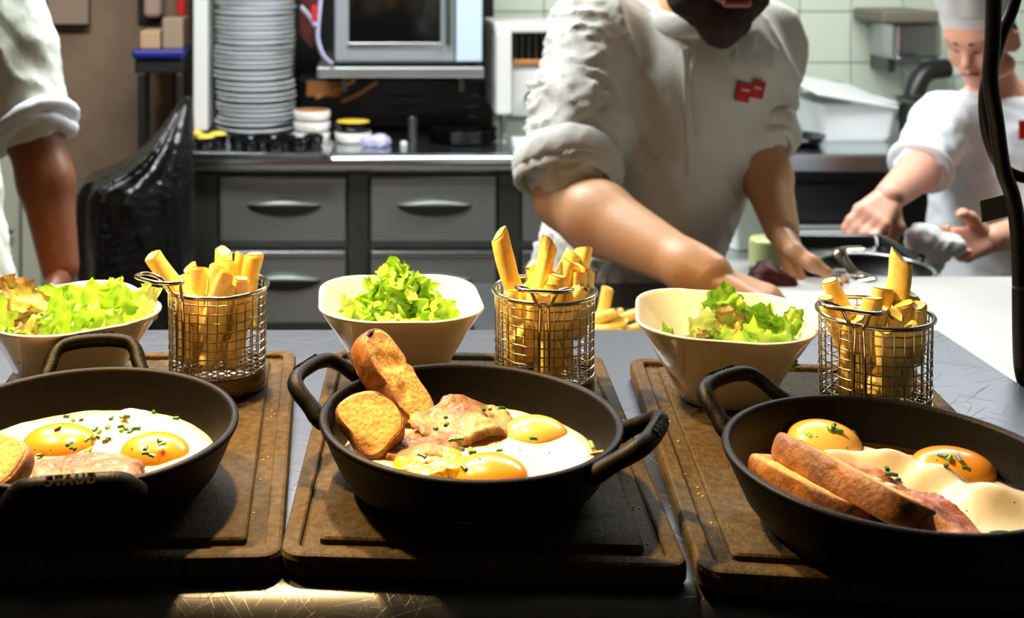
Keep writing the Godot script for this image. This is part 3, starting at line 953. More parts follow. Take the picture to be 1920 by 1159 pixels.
	var dir2 := (on(1590, 968, base + 0.012) - on(1400, 870, base + 0.012)).normalized()
	toast((on(1590, 966, base + 0.008) + on(1402, 874, base + 0.008)) / 2 + Vector3(0.008, 0, -0.002), frame(dir2, Vector3(0.15, 0.95, -0.2)), func(a): return 0.040 / pow(pow(absf(cos(a)) / 0.36, 4.0) + pow(absf(sin(a)), 4.0), 0.25), 0.012, 57, "short bread slice against the pan's rim, lower of the two slices", 0.35)
	chives([[1563, 802, 0.005], [1558, 808], [1572, 812, 0.005], [1598, 813, 0.005], [1590, 829, 0.005], [1517, 819], [1506, 792], [1613, 805, 0.007], [1768, 858, 0.006], [1780, 862, 0.005], [1798, 863, 0.006], [1774, 876], [1812, 882, 0.004], [1768, 833, 0.005], [1663, 882, 0.005], [1672, 893, 0.006], [1680, 905, 0.005], [1684, 922, 0.005], [1708, 941, 0.005], [1620, 902], [1872, 1000, 0.008], [1413, 841, 0.006]], h3, 500, "chopped green chive on the folded egg white", "chives on the folded egg white")
	peppers([[1614, 831], [1491, 806], [1552, 802], [1703, 829], [1589, 841], [1813, 959], [1735, 926], [1902, 943], [1757, 864], [1640, 823], [1532, 820]], h3, "ground_pepper", "specks of ground pepper on the folded egg white")
	var ga := MB.new()
	for q in [[1636, 906, 0.0052], [1664, 917, 0.0050]]:
		dome(ga, on(q[0], q[1], base + 0.013), q[2], 0.0035, 5, 1.3)
	single("garlic_pieces", ga, M.porcelain, "pale garlic pieces on the pink ham slice", "garlic")

	# ---- bowls and salad
	var s1 := Vector3(-0.2440, BOARD, -0.957)
	var s2 := Vector3(0.0265, BOARD, -0.985)
	var s3 := Vector3(0.2830, BOARD, -0.937)
	salad_bowl(s1, deg_to_rad(33), "white porcelain bowl of mixed lettuce with a pale reddish leaf on top")
	salad_bowl(s2, deg_to_rad(2), "white porcelain bowl heaped with frilly bright green lettuce only")
	salad_bowl(s3, deg_to_rad(-13), "white porcelain bowl of loose green and brown-red lettuce leaves")
	salads(s1, s2, s3)

	# ---- baskets of fries
	var f1 := P(408, 0, 0.960)
	var f2 := P(1021, 0, 0.945)
	var f3 := P(1640, 0, 0.885)
	f1.y = BOARD; f2.y = BOARD; f3.y = BOARD
	fry_basket(f1, deg_to_rad(-128), "wire fry basket beside the bowl with the pale reddish leaf")
	fry_basket(f2, deg_to_rad(-99), "wire fry basket beside the bowl of frilly bright green lettuce")
	fry_basket(f3, deg_to_rad(-128), "wire fry basket beside the bowl of green and brown-red leaves")
	fries(f1, [[-0.015, 0.058, 0.000, -0.053, 0.107, 0.004, 0.0125, 0.0, "long golden fry leaning far out over the basket's handle"], [-0.018, 0.05, 0.012, -0.014, 0.098, 0.006, 0.0125], [-0.004, 0.05, 0.012, 0.003, 0.098, 0.010, 0.014], [0.010, 0.05, 0.0, 0.009, 0.101, 0.000, 0.0125], [0.010, 0.05, -0.012, 0.020, 0.104, -0.010, 0.0125], [0.018, 0.045, 0.010, 0.021, 0.092, 0.016, 0.012], [0.026, 0.05, -0.004, 0.030, 0.106, -0.006, 0.0135], [-0.01, 0.05, -0.014, -0.002, 0.095, -0.02, 0.012], [0.0, 0.045, 0.02, 0.012, 0.089, 0.022, 0.012], [-0.022, 0.045, -0.01, -0.024, 0.094, -0.008, 0.011]], 1000, "golden fry in the basket beside the bowl with the pale reddish leaf", "fries in the basket beside the bowl with the pale reddish leaf")
	fries(f2, [[-0.012, 0.055, 0.006, -0.036, 0.127, -0.004, 0.0125, 0.0, "tall fry leaning outward, beside the fry with a burnt tip"], [-0.022, 0.05, 0.018, 0.004, 0.121, -0.002, 0.0128, 1.0, "tall golden fry with a dark burnt tip"], [-0.006, 0.06, 0.0, 0.026, 0.110, -0.008, 0.014], [0.008, 0.05, 0.004, 0.021, 0.106, 0.004, 0.0135], [0.016, 0.055, -0.006, 0.034, 0.113, -0.012, 0.012], [0.022, 0.045, 0.006, 0.032, 0.101, 0.002, 0.0145], [-0.004, 0.05, 0.018, 0.008, 0.098, 0.016, 0.0125], [0.004, 0.055, 0.022, 0.030, 0.090, 0.012, 0.0125], [-0.024, 0.04, 0.008, -0.026, 0.085, 0.01, 0.012], [-0.01, 0.05, -0.016, 0.004, 0.098, -0.018, 0.012]], 2000, "golden fry in the basket beside the bowl of frilly bright green lettuce", "fries in the basket beside the frilly bright green lettuce")
	fries(f3, [[0.006, 0.062, 0.000, 0.025, 0.121, -0.012, 0.0150, 0.0, "thick tall yellow fry standing far above the basket's rim"], [-0.008, 0.065, -0.012, -0.028, 0.102, -0.016, 0.0125], [-0.02, 0.05, 0.0, -0.036, 0.093, -0.002, 0.012], [-0.006, 0.06, 0.006, -0.026, 0.088, 0.012, 0.012], [0.0, 0.05, 0.0, 0.007, 0.100, -0.002, 0.0138], [0.012, 0.05, 0.012, 0.017, 0.092, 0.010, 0.015], [-0.01, 0.05, 0.014, -0.004, 0.091, 0.016, 0.0145], [0.022, 0.05, -0.004, 0.031, 0.094, -0.010, 0.0135], [0.002, 0.045, 0.024, 0.006, 0.087, 0.022, 0.011], [0.018, 0.05, -0.018, 0.024, 0.095, -0.02, 0.012], [-0.012, 0.03, 0.024, 0.022, 0.078, 0.016, 0.0125]], 3000, "golden fry in the basket beside the bowl of green and brown-red leaves", "fries in the basket beside the green and brown-red leaves")

func food_height(base: float, bumps: Array, yolks: Array, x: float, z: float) -> float:
	var y := base + hill(bumps, x, z)
	for q in yolks:
		var d: float = Vector2(x - q[0], z - q[1]).length() / q[2]
		if d < 1: y = maxf(y, base + q[3] * sqrt(1 - d * d))
	return y

func eggs(c: Vector3, base: float, yolks: Array, bumps: Array, gap: float, gap_at: float, sd: int, label: String, mats: Array) -> void:
	var t := thing("fried_eggs", label, "eggs", Vector3(c.x, base, c.z))
	var mb := MB.new()
	pool(mb, func(a):
		var g := gap * exp(-pow(angle_difference(a, gap_at) / 0.75, 2.0))
		return 0.0868 * (1.0 - g * 0.42) * (1 + 0.018 * nz.get_noise_2d(cos(a) * 150 + sd * 30, sin(a) * 150)),
		func(x, z): return hill(bumps, x + c.x, z + c.z) + 0.0011 * nz.get_noise_2d(x * 1700 + sd * 40, z * 1700) + 0.0004 * nz.get_noise_2d(x * 6000, z * 6000 + sd), 44, 128, 0.006)
	part("egg_white", mb, M.egg_white, t)
	for k in yolks.size():
		var q: Array = yolks[k]
		var yo := MB.new()
		dome(yo, Vector3(q[0] - c.x, 0.0, q[1] - c.z), q[2], q[3], sd + k * 5, 1.06)
		part("yolk", yo, mats[k], t)

func salads(s1: Vector3, s2: Vector3, s3: Vector3) -> void:
	var l2 := "frilly bright green lettuce leaf in the heap of bright green salad"
	var g2 := "leaves of the bright green salad"
	# middle bowl: a dense frilly heap
	for k in 26:
		rng.seed = 700 + k * 13
		var a := 2.39996 * k + rng.randf_range(-0.3, 0.3)
		var f := k / 25.0                     # from the outside in and upwards
		var r := 0.040 * sqrt(1.0 - f * 0.97)
		var y := 0.038 + 0.034 * f
		var p := s2 + Vector3(cos(a) * r * 1.05, y, sin(a) * r * 0.92)
		var d := Vector3(cos(a) * 0.8, 0.45 + 0.9 * f * rng.randf(), sin(a) * 0.75)
		var L := rng.randf_range(0.032, 0.044)
		p -= d.normalized() * L * 0.55
		lettuce(p, p + d.normalized() * L, Vector3(-cos(a) * 0.5 + rng.randf_range(-0.4, 0.4), 0.8, 0.5 - sin(a) * 0.4), rng.randf_range(0.019, 0.027), rng.randf_range(0.8, 1.9), 0.0058, 700 + k, 0, l2, g2)
	lettuce(s2 + Vector3(-0.034, 0.034, 0.01), s2 + Vector3(-0.060, 0.058, -0.004), Vector3(0.7, 0.5, 0.5), 0.013, 0.9, 0.003, 811, 3, "pale translucent lettuce leaf against the bowl's wall beside the bright green heap", "")
	lettuce(s2 + Vector3(0.032, 0.034, 0.008), s2 + Vector3(0.046, 0.066, 0.002), Vector3(-0.3, 0.5, 0.8), 0.014, 0.8, 0.005, 815, 0, l2, g2)
	# left bowl: larger folded leaves
	var l1 := "folded green lettuce leaf in the bowl with the pale reddish leaf"
	var g1 := "green leaves in the bowl with the pale reddish leaf"
	for q in [[0.000, 0.040, 0.020, 0.004, 0.083, 0.004, 0.013, 1.0, 0], [0.020, 0.045, 0.006, 0.030, 0.090, -0.016, 0.017, -0.9, 0], [0.030, 0.048, 0.010, 0.052, 0.078, -0.012, 0.020, 1.1, 0], [0.018, 0.046, 0.026, 0.040, 0.071, 0.016, 0.019, 1.4, 0], [-0.012, 0.042, 0.030, 0.014, 0.068, 0.028, 0.015, 1.3, 1], [-0.030, 0.042, 0.026, -0.024, 0.074, 0.016, 0.018, -1.2, 1], [-0.042, 0.045, 0.010, -0.052, 0.078, -0.004, 0.019, 1.0, 1], [-0.010, 0.045, -0.012, -0.022, 0.080, -0.024, 0.019, 0.8, 1], [0.006, 0.048, -0.016, 0.012, 0.082, -0.028, 0.018, -0.8, 0], [0.034, 0.044, 0.024, 0.052, 0.066, 0.014, 0.014, 0.8, 1], [-0.002, 0.040, 0.036, 0.012, 0.060, 0.036, 0.014, 1.5, 0], [-0.050, 0.044, 0.018, -0.062, 0.068, 0.02, 0.016, 1.2, 1], [0.016, 0.038, 0.036, 0.034, 0.059, 0.030, 0.013, 1.0, 1], [-0.03, 0.038, 0.038, -0.012, 0.060, 0.038, 0.014, 1.0, 1]]:
		var sd := int(absf(q[0]) * 20000 + q[4] * 1000)
		lettuce(s1 + Vector3(q[0], q[1], q[2]), s1 + Vector3(q[3], q[4], q[5]), Vector3(-0.2, 0.35, 0.9), q[6], q[7], 0.0042, sd, q[8], l1, g1)
	lettuce(s1 + Vector3(0.048, 0.046, 0.004), s1 + Vector3(0.079, 0.079, -0.006), Vector3(-0.3, 0.5, 0.8), 0.017, 0.8, 0.0035, 91, 3, "pale yellowish lettuce leaf hanging over the corner of its bowl", "")
	lettuce(s1 + Vector3(-0.012, 0.070, 0.020), s1 + Vector3(-0.060, 0.080, 0.022), Vector3(0.2, 0.75, 0.6), 0.015, 1.1, 0.003, 95, 2, "pale reddish-brown lettuce leaf on top of the mixed salad", "")
	lettuce(s1 + Vector3(-0.018, 0.072, 0.028), s1 + Vector3(-0.030, 0.048, 0.038), Vector3(0.2, 0.5, 0.85), 0.010, 0.9, 0.003, 97, 2, "small reddish-brown lettuce leaf hanging below the pale reddish leaf", "")
	# right bowl: loose rounder leaves
	var l3 := "loose green lettuce leaf in the bowl with brown-red leaves"
	var g3 := "green leaves in the bowl with brown-red leaves"
	for q in [[0.012, 0.044, -0.004, 0.000, 0.082, -0.022, 0.014, 0.7, 1], [0.006, 0.046, 0.004, 0.022, 0.072, -0.010, 0.017, 1.2, 0], [0.020, 0.040, 0.010, 0.036, 0.072, -0.006, 0.013, 0.9, 1], [0.000, 0.036, 0.026, 0.004, 0.060, 0.016, 0.015, 1.3, 0], [0.022, 0.036, 0.026, 0.030, 0.062, 0.014, 0.016, 1.5, 0], [0.036, 0.038, 0.016, 0.046, 0.066, 0.006, 0.010, 0.8, 1], [0.046, 0.050, 0.010, 0.060, 0.068, 0.000, 0.007, 0.6, 1], [-0.016, 0.034, 0.028, -0.006, 0.052, 0.026, 0.013, 1.2, 0], [0.030, 0.036, 0.034, 0.044, 0.050, 0.030, 0.010, 1.0, 0], [-0.044, 0.038, 0.012, -0.052, 0.058, 0.006, 0.007, 0.8, 1]]:
		var sd := int(absf(q[0]) * 30000 + q[4] * 900)
		lettuce(s3 + Vector3(q[0], q[1], q[2]), s3 + Vector3(q[3], q[4], q[5]), Vector3(-0.2, 0.45, 0.85), q[6] * 1.3, q[7], 0.0038, sd, q[8], l3, g3)
	lettuce(s3 + Vector3(-0.018, 0.042, 0.014), s3 + Vector3(-0.034, 0.074, -0.002), Vector3(0.2, 0.5, 0.85), 0.016, 1.5, 0.003, 61, 3, "rounded yellow-green leaf standing behind the brown-red leaf", "")
	lettuce(s3 + Vector3(-0.008, 0.052, 0.010), s3 + Vector3(0.016, 0.066, 0.000), Vector3(-0.1, 0.6, 0.8), 0.012, 1.5, 0.003, 67, 2, "glossy brown-red lettuce leaf in the middle of the loose salad", "")
	lettuce(s3 + Vector3(-0.012, 0.042, 0.026), s3 + Vector3(-0.042, 0.052, 0.024), Vector3(0.1, 0.6, 0.8), 0.012, 1.3, 0.004, 71, 2, "ragged brown-edged lettuce leaf at the side of the loose salad", "")

# ---------------------------------------------------------------- the room
func slab(at: Vector3, size: Vector3, r := 0.002) -> MB:
	var mb := MB.new()
	mb.box(at, size, r, 2 if r < 0.02 else 5)
	return mb

# a box whose front face spans that piece of the view at that depth
func face(mb: MB, x0: float, y0: float, x1: float, y1: float, Z: float, deep: float, r := 0.006, seg := 2) -> void:
	var a := P(x0, y0, Z)
	var b := P(x1, y1, Z)
	mb.box((a + b) / 2 - Vector3(0, 0, deep / 2), Vector3(b.x - a.x, a.y - b.y, deep), r, seg)

func fbox(x0: float, y0: float, x1: float, y1: float, Z: float, deep: float, r := 0.006, seg := 2) -> MB:
	var mb := MB.new()
	face(mb, x0, y0, x1, y1, Z, deep, r, seg)
	return mb

func room() -> void:
	struct("floor", slab(Vector3(0.5, -0.05, -1.4), Vector3(6.4, 0.1, 6.8)), M.floor)
	struct("ceiling", slab(Vector3(0.5, 2.75, -1.4), Vector3(6.4, 0.1, 6.8)), M.ceiling)
	struct("wall_left", slab(Vector3(-2.65, 1.35, -1.4), Vector3(0.1, 2.7, 6.8)), M.wall_brown)
	struct("wall_right", slab(Vector3(3.65, 1.35, -1.4), Vector3(0.1, 2.7, 6.8)), M.wall_pale)
	struct("wall_front", slab(Vector3(0.5, 1.35, 1.95), Vector3(6.4, 2.7, 0.1)), M.wall_dark)
	var w := struct("wall_back", slab(Vector3(0.5, 1.35, -4.73), Vector3(6.4, 2.7, 0.1)), M.grout)
	var ts := slab(Vector3.ZERO, Vector3(0.2, 0.2, 0.012), 0.003).mesh()
	rng.seed = 77
	for ix in range(-6, 8):
		for iy in range(-1, 4):
			var o := MeshInstance3D.new()
			o.name = "tile"
			o.mesh = ts
			o.material_override = M.tile if rng.randf() < 0.7 else M.tile_deep
			o.position = Vector3(1.822 + 0.204 * ix, 1.218 + 0.204 * iy, -4.676 + rng.randf_range(-0.001, 0.001))
			w.add_child(o, true)
	struct("wall_side", slab(Vector3(-1.63, 1.35, -4.42), Vector3(1.94, 2.7, 0.12)), M.wall_brown)
	# pale door with its frame at the far left
	var d := struct("door_1", fbox(-290, -260, 36, 900, 4.33, 0.04, 0.004), M.wall_pale)
	struct("trim_1", fbox(40, -260, 76, 900, 4.31, 0.06, 0.006), M.wall_pale)
	part("door_handle", fbox(0, 430, 24, 440, 4.28, 0.02, 0.006), M.steel_bright, d)

func background() -> void:
	var t: Node3D
	var mb: MB
	# ---- back counter with drawers
	t = thing("drawer_counter", "stainless steel drawer counter along the kitchen's back wall", "counter", Vector3(0, 0, 0))
	var zf := -3.80
	part("worktop", slab(Vector3(0.36, BACKC - 0.030, -4.235), Vector3(1.93, 0.060, 0.87), 0.029), M.steel_bright, t)
	part("cabinet_body", slab(Vector3(0.36, 0.46, -4.28), Vector3(1.88, 0.78, 0.76), 0.004), M.steel_dull, t)
	for q in [[412, 648, 332, 452], [695, 930, 332, 452], [412, 648, 472, 606], [695, 930, 472, 606], [980, 1210, 332, 452], [980, 1210, 472, 606]]:
		var dr := part("drawer", fbox(q[0], q[2], q[1], q[3], 3.85, 0.06, 0.006), M.steel, t)
		var lip := MB.new()
		face(lip, q[0], q[2], q[1], q[2] + 9, 3.84, 0.02, 0.004)
		part("drawer_lip", lip, M.steel_bright, dr)
		var cx: float = (q[0] + q[1]) / 2.0 + 2
		var hy: float = q[2] + 63.0
		var c := P(cx, hy - 8, 3.85)
		var hood := MB.new()
		hood.grid(13, 25, func(u, v):
			var a: float = PI * v
			var e: float = u * PI / 2
			return c + Vector3(-cos(a) * 0.122 * (0.45 + 0.55 * sin(e)), 0.006 + 0.024 * sin(a) * cos(e), 0.030 * sin(a) * sin(e)))
		part("handle_hood", hood, M.steel_dull, dr)
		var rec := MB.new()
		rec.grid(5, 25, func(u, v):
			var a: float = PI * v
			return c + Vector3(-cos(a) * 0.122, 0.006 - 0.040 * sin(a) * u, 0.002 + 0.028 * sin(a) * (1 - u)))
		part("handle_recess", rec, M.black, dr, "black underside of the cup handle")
	for q in [[362, 408], [652, 691], [934, 976]]:
		part("stile", fbox(q[0], 326, q[1], 700, 3.87, 0.04, 0.004), M.steel_dull, t)

	# ---- plates
	var pm := MB.new()
	pm.lathe([Vector2(0.0005, 0.001), Vector2(0.075, 0.001), Vector2(0.085, 0.0), Vector2(0.088, 0.003), Vector2(0.115, 0.010), Vector2(0.136, 0.0175), Vector2(0.1400, 0.0180), Vector2(0.1405, 0.0205), Vector2(0.1365, 0.0205), Vector2(0.112, 0.0135), Vector2(0.085, 0.0075), Vector2(0.0005, 0.006)], 40)
	var pmesh := pm.mesh()
	rng.seed = 12
	var y := BACKC + 0.004
	var px := P(478, 0, 4.13)
	for k in 31:
		var o := single("dinner_plate", pmesh, M.plate, "white dinner plate in the tall stack on the drawer counter", "plate", "white plates in the tall stack")
		o.position = Vector3(px.x + rng.randf_range(-0.006, 0.006) + 0.006 * sin(k * 0.35), y, -4.13 + rng.randf_range(-0.006, 0.006))
		o.rotation.y = rng.randf_range(0, TAU)
		y += 0.0158 + (0.006 if rng.randf() < 0.3 else 0.0)
	single("dark_splashback", fbox(552, -240, 926, 222, 4.60, 0.03, 0.004), M.black, "dark splashback panel on the back wall behind the microwave oven", "panel")
	# white upright of a shelf
	single("shelf_upright", fbox(362, -160, 389, 246, 4.02, 0.35, 0.006), M.white, "tall white shelf upright beside the stack of white plates", "shelf")
	# tray with black cups and butter
	t = thing("serving_tray", "pale metal tray overhanging the drawer counter's edge", "tray", P(478, 272, 3.88))
	t.position.y = BACKC + 0.001; t.rotation.y = -0.06
	var rings := []
	for q in [[0.235, 0.125, 0.0], [0.245, 0.130, 0.004], [0.258, 0.138, 0.012], [0.262, 0.141, 0.0125], [0.256, 0.136, 0.014], [0.24, 0.126, 0.006]]:
		rings.append(rrect(q[0], q[1], 0.02, q[2]))
	mb = MB.new()
	mb.loft(rings, true, false, true, true)
	part("pan", mb, M.steel_bright, t)
	var cm := MB.new()
	cm.lathe([Vector2(0.0005, 0.0), Vector2(0.026, 0.0), Vector2(0.031, 0.006), Vector2(0.035, 0.034), Vector2(0.0335, 0.035), Vector2(0.029, 0.008), Vector2(0.0005, 0.005)], 24)
	var cmesh := cm.mesh()
	for q in [[448, 3.93], [492, 3.95], [536, 3.92], [470, 3.83], [515, 3.82], [560, 3.86], [588, 3.93]]:
		var o := single("black_cup", cmesh, M.black_gloss, "small black cup on the pale tray below the plates", "cup", "black cups on the pale tray")
		o.position = Vector3(P(q[0], 0, q[1]).x, BACKC + 0.007, -q[1])
	for q in [[385, 3.90], [408, 3.96], [364, 3.98]]:
		t = thing("butter_cup", "small black cup of yellow butter at the tray's end", "cup", Vector3(P(q[0], 0, q[1]).x, BACKC + 0.007, -q[1]), 0.0, "butter cups on the pale tray")
		part("cup", cmesh, M.black_gloss, t)
		mb = MB.new()
		dome(mb, Vector3(0, 0.030, 0), 0.0315, 0.014, 3)
		part("butter", mb, M.butter, t)
	# ramekins
	var rm := MB.new()
	rm.lathe([Vector2(0.0005, 0.0), Vector2(0.046, 0.0), Vector2(0.055, 0.003), Vector2(0.0625, 0.014), Vector2(0.0645, 0.033), Vector2(0.062, 0.036), Vector2(0.058, 0.033), Vector2(0.054, 0.012), Vector2(0.0005, 0.006)], 36)
	var rmesh := rm.mesh()
	for q in [[585, 0, "white"], [585, 1, "white"], [585, 2, "white"], [662, 0, "white"], [662, 1, "black"]]:
		var lab: String = "white ramekin in the stack beside the plates" if q[0] == 585 else ("white ramekin under the black dish of butter" if q[2] == "white" else "black dish of yellow butter on a white ramekin")
		t = thing("ramekin", lab, "ramekin", Vector3(P(q[0], 0, 4.05).x, BACKC + 0.001 + 0.0365 * q[1], -4.05), 0.0, "white ramekins beside the plates" if q[0] == 585 else "")
		part("dish", rmesh, M.porcelain if q[2] == "white" else M.black_gloss, t)
		if q[1] == 2 or q[2] == "black":
			mb = MB.new()
			mb.lathe([Vector2(0.057, 0.030), Vector2(0.055, 0.036), Vector2(0.03, 0.038), Vector2(0.0005, 0.038)], 30)
			part("butter", mb, M.butter if q[2] == "black" else M.orange, t)
	# ---- microwave oven on a steel shelf
	t = thing("wall_shelf", "stainless steel wall shelf under the microwave oven", "shelf")
	part("shelf_board", fbox(594, 126, 908, 146, 3.98, 0.64, 0.006), M.steel, t)
	for q in [640, 860]:
		part("bracket", fbox(q, 148, q + 10, 172, 4.1, 0.5, 0.003), M.steel_dull, t)
	t = thing("microwave_oven", "silver grey microwave oven with dark window on the steel shelf", "microwave")
	part("casing", fbox(624, -140, 906, 119, 4.02, 0.42, 0.012), M.steel_dull, t)
	mb = MB.new()
	face(mb, 628, -120, 654, 114, 4.005, 0.03, 0.006); face(mb, 826, -120, 852, 114, 4.005, 0.03, 0.006)
	face(mb, 652, 82, 828, 114, 4.005, 0.03, 0.006)
	part("door", mb, M.microwave, t)
	part("door_window", fbox(652, -120, 828, 84, 4.012, 0.01, 0.002), M.glass_dark, t)
	part("window_trim", fbox(652, 80, 828, 90, 3.998, 0.012, 0.003), M.steel_bright, t)
	part("door_handle", fbox(836, -100, 846, 86, 3.975, 0.02, 0.006), M.steel_dull, t)
	part("control_panel", fbox(855, -120, 904, 116, 4.0, 0.03, 0.006), M.panel_blue, t)
	for q in [640, 880]: part("foot", fbox(q, 118, q + 14, 127, 4.06, 0.03, 0.003), M.black, t)
	# ---- dark appliance and clutter under the shelf
	t = thing("counter_oven", "dark open counter oven standing under the steel shelf", "oven")
	part("casing", fbox(560, 148, 925, 240, 4.36, 0.24, 0.008), M.black, t)
	for k in 3: part("rack_bar", fbox(720, 178 + k * 20, 910, 182 + k * 20, 4.35, 0.01, 0.002), M.black_gloss, t)
	var bp := MB.new()
	bp.lathe([Vector2(0.0005, 0.0), Vector2(0.09, 0.0), Vector2(0.118, 0.007), Vector2(0.121, 0.010), Vector2(0.117, 0.0112), Vector2(0.085, 0.005), Vector2(0.0005, 0.005)], 40)
	var bmesh := bp.mesh()
	for k in 5:
		var o := single("black_plate", bmesh, M.black_gloss, "flat black plate in the low stack on the drawer counter", "plate", "black plates in the low stack")
		o.position = Vector3(P(868, 0, 4.08).x + 0.003 * sin(k * 2.0), BACKC + 0.001 + k * 0.0082, -4.08)
	mb = MB.new()
	mb.lathe([Vector2(0.0005, 0.0), Vector2(0.016, 0.0), Vector2(0.017, 0.003), Vector2(0.0165, 0.075), Vector2(0.010, 0.082), Vector2(0.0005, 0.083)], 20)
	single("grey_shaker", mb, M.steel_dull, "slim grey shaker standing beside the black plates", "shaker").position = Vector3(P(774, 0, 4.1).x, BACKC + 0.001, -4.1)
	mb = MB.new()
	mb.skin([[Vector3(-0.03, 0.018, 0), Vector3(0.02, 0.02, 0.01), 0.018, 0.02], [Vector3(0.02, 0.02, 0.01), Vector3(0.04, 0.015, -0.02), 0.02, 0.014]], 0.005, 0.01)
	mb.push(func(p): return 0.006 * nz.get_noise_3d(p.x * 4000, p.y * 4000, p.z * 4000))
	single("crumpled_cloth", mb, M.lilac, "small crumpled grey-lilac cloth on the drawer counter", "cloth").position = Vector3(P(703, 0, 3.95).x, BACKC + 0.001, -3.95)
	mb = MB.new()
	mb.lathe([Vector2(0.0005, 0.0), Vector2(0.012, 0.0), Vector2(0.012, 0.014), Vector2(0.008, 0.018), Vector2(0.0005, 0.019)], 16)
	single("bottle_cap", mb, M.white, "small pale cap lying beside the slim grey shaker", "cap").position = Vector3(P(757, 0, 3.95).x, BACKC + 0.001, -3.95)
	# wooden tools
	mb = MB.new()
	mb.tube([P(592, 184, 4.13), P(640, 162, 4.16), P(664, 150, 4.18)], 0.018, 10, false, 0.009)
	single("wooden_spatula", mb, M.wood, "thick wooden spatula handle slanting up above the ramekins", "spatula")
	mb = MB.new()
	mb.tube([P(640, 190, 4.2), P(672, 176, 4.22), P(706, 154, 4.24)], 0.012, 10, false, 0.008)
	single("wooden_spoon", mb, M.wood, "thin wooden spoon handle in the shade above the butter dish", "spoon")
	single("wooden_board", fbox(574, 152, 640, 182, 4.24, 0.02, 0.006), M.wood, "short wooden board standing behind the wooden spatula", "board")
	# things hanging beside the plates
	mb = MB.new()
	mb.skin([[P(588, -40, 4.08), P(582, 58, 4.08), 0.05, 0.035], [P(582, 58, 4.08), P(584, 84, 4.08), 0.03, 0.016]], 0.012, 0.02)
	mb.push(func(p): return 0.008 * nz.get_noise_3d(p.x * 1600, p.y * 700, p.z * 1600))
	single("oven_mitt", mb, M.dark_red, "dark red oven mitt hanging beside the plate stack", "mitt")
	mb = MB.new()
	mb.tube(spline([P(604, -30, 4.0), P(598, 30, 3.98), P(596, 72, 3.98), P(606, 104, 3.97), P(622, 120, 3.97)], 5), 0.016, 10, false, 0.006)
	mb.tube(spline([P(565, 14, 4.0), P(578, 28, 3.99), P(592, 50, 3.98)], 5), 0.016, 10, false, 0.006)
	t = thing("hanging_towel", "twisted white and lilac towel with a red stripe beside the microwave", "towel")
	part("cloth", mb, M.lilac, t)
	part("stripe", fbox(584, 10, 594, 40, 3.965, 0.012, 0.005), M.red, t)
	# ---- white slicer-like machine beside the microwave
	t = thing("white_machine", "white framed countertop machine with dark grille and knob", "machine")
	part("top", fbox(928, 44, 1064, 62, 4.0, 0.4, 0.008), M.white, t)
	part("post", fbox(930, 60, 960, 216, 3.99, 0.36, 0.01), M.white, t)
	part("leg", fbox(940, 214, 951, 268, 4.02, 0.04, 0.005), M.steel_bright, t)
	part("leg", fbox(1040, 214, 1051, 268, 4.02, 0.04, 0.005), M.steel_bright, t)
	part("body", fbox(960, 118, 1062, 218, 4.06, 0.3, 0.006), M.white, t)
	part("dark_back", fbox(960, 62, 1062, 118, 4.12, 0.2, 0.004), M.black, t)
	for k in 7: part("grille_bar", fbox(964 + k * 13, 66, 968 + k * 13, 112, 4.08, 0.02, 0.004), M.steel_dull, t)
	part("stripe", fbox(962, 112, 1060, 121, 4.045, 0.02, 0.003), M.orange, t)
	mb = MB.new()
	mb.tube([P(997, 184, 4.06), P(997, 184, 4.02)], 0.024, 20)
	part("knob", mb, M.black, t)
	single("white_tub", fbox(962, 262, 992, 280, 3.95, 0.08, 0.008), M.white, "small white tub at the foot of the white machine", "tub")
	# ---- left wall: notice board, dispenser, stand with blue tray, rubbish bag
	t = thing("notice_board", "brown notice board hanging on the brown wall beside the pale door", "board")
	part("sheet", fbox(88, -160, 165, 46, 4.31, 0.012, 0.004), M.poster, t)
	part("edge", fbox(80, -166, 168, 53, 4.325, 0.012, 0.004), M.wall_dark, t)
	t = thing("soap_dispenser", "pinkish white soap dispenser on the brown wall", "dispenser")
	part("tank", fbox(268, -60, 302, 34, 4.27, 0.08, 0.02), M.dispenser, t)
	part("backplate", fbox(258, -60, 300, 44, 4.34, 0.02, 0.006), M.wall_dark, t)
	single("red_cloth_strip", fbox(330, -40, 348, 30, 4.24, 0.02, 0.008), M.red, "red cloth strip hanging beside the soap dispenser", "cloth")
	single("pale_carton", fbox(262, 58, 300, 92, 4.02, 0.16, 0.006), M.carton, "small pale carton on the blue tray, shorter one", "carton")
	single("tall_carton", fbox(304, 34, 342, 92, 4.02, 0.16, 0.006), M.poster, "tall brownish carton on the blue tray", "carton")
	t = thing("tray_stand", "dark metal stand carrying a blue tray by the brown wall", "stand")
	part("blue_tray", fbox(246, 93, 345, 111, 3.98, 0.30, 0.012), M.blue, t, "blue plastic tray")
	part("frame", fbox(252, 111, 342, 138, 4.0, 0.24, 0.006), M.stand_grey, t)
	for q in [[258, 3.99], [330, 3.99], [268, 4.2], [322, 4.2]]: part("leg", fbox(q[0], 138, q[0] + 12, 745, q[1], 0.02, 0.004), M.stand_grey, t)
	# rubbish bag: pleated plastic pulled up to a point
	mb = MB.new()
	var prof := [[182, 344, 359, 0.02], [196, 332, 361, 0.05], [225, 312, 362, 0.09], [262, 282, 362, 0.14], [300, 236, 362, 0.18], [318, 196, 362, 0.20], [330, 162, 362, 0.22], [352, 150, 362, 0.23], [420, 148, 361, 0.23], [520, 150, 360, 0.22], [650, 156, 358, 0.21], [901, 162, 356, 0.2]]
	var rr := []
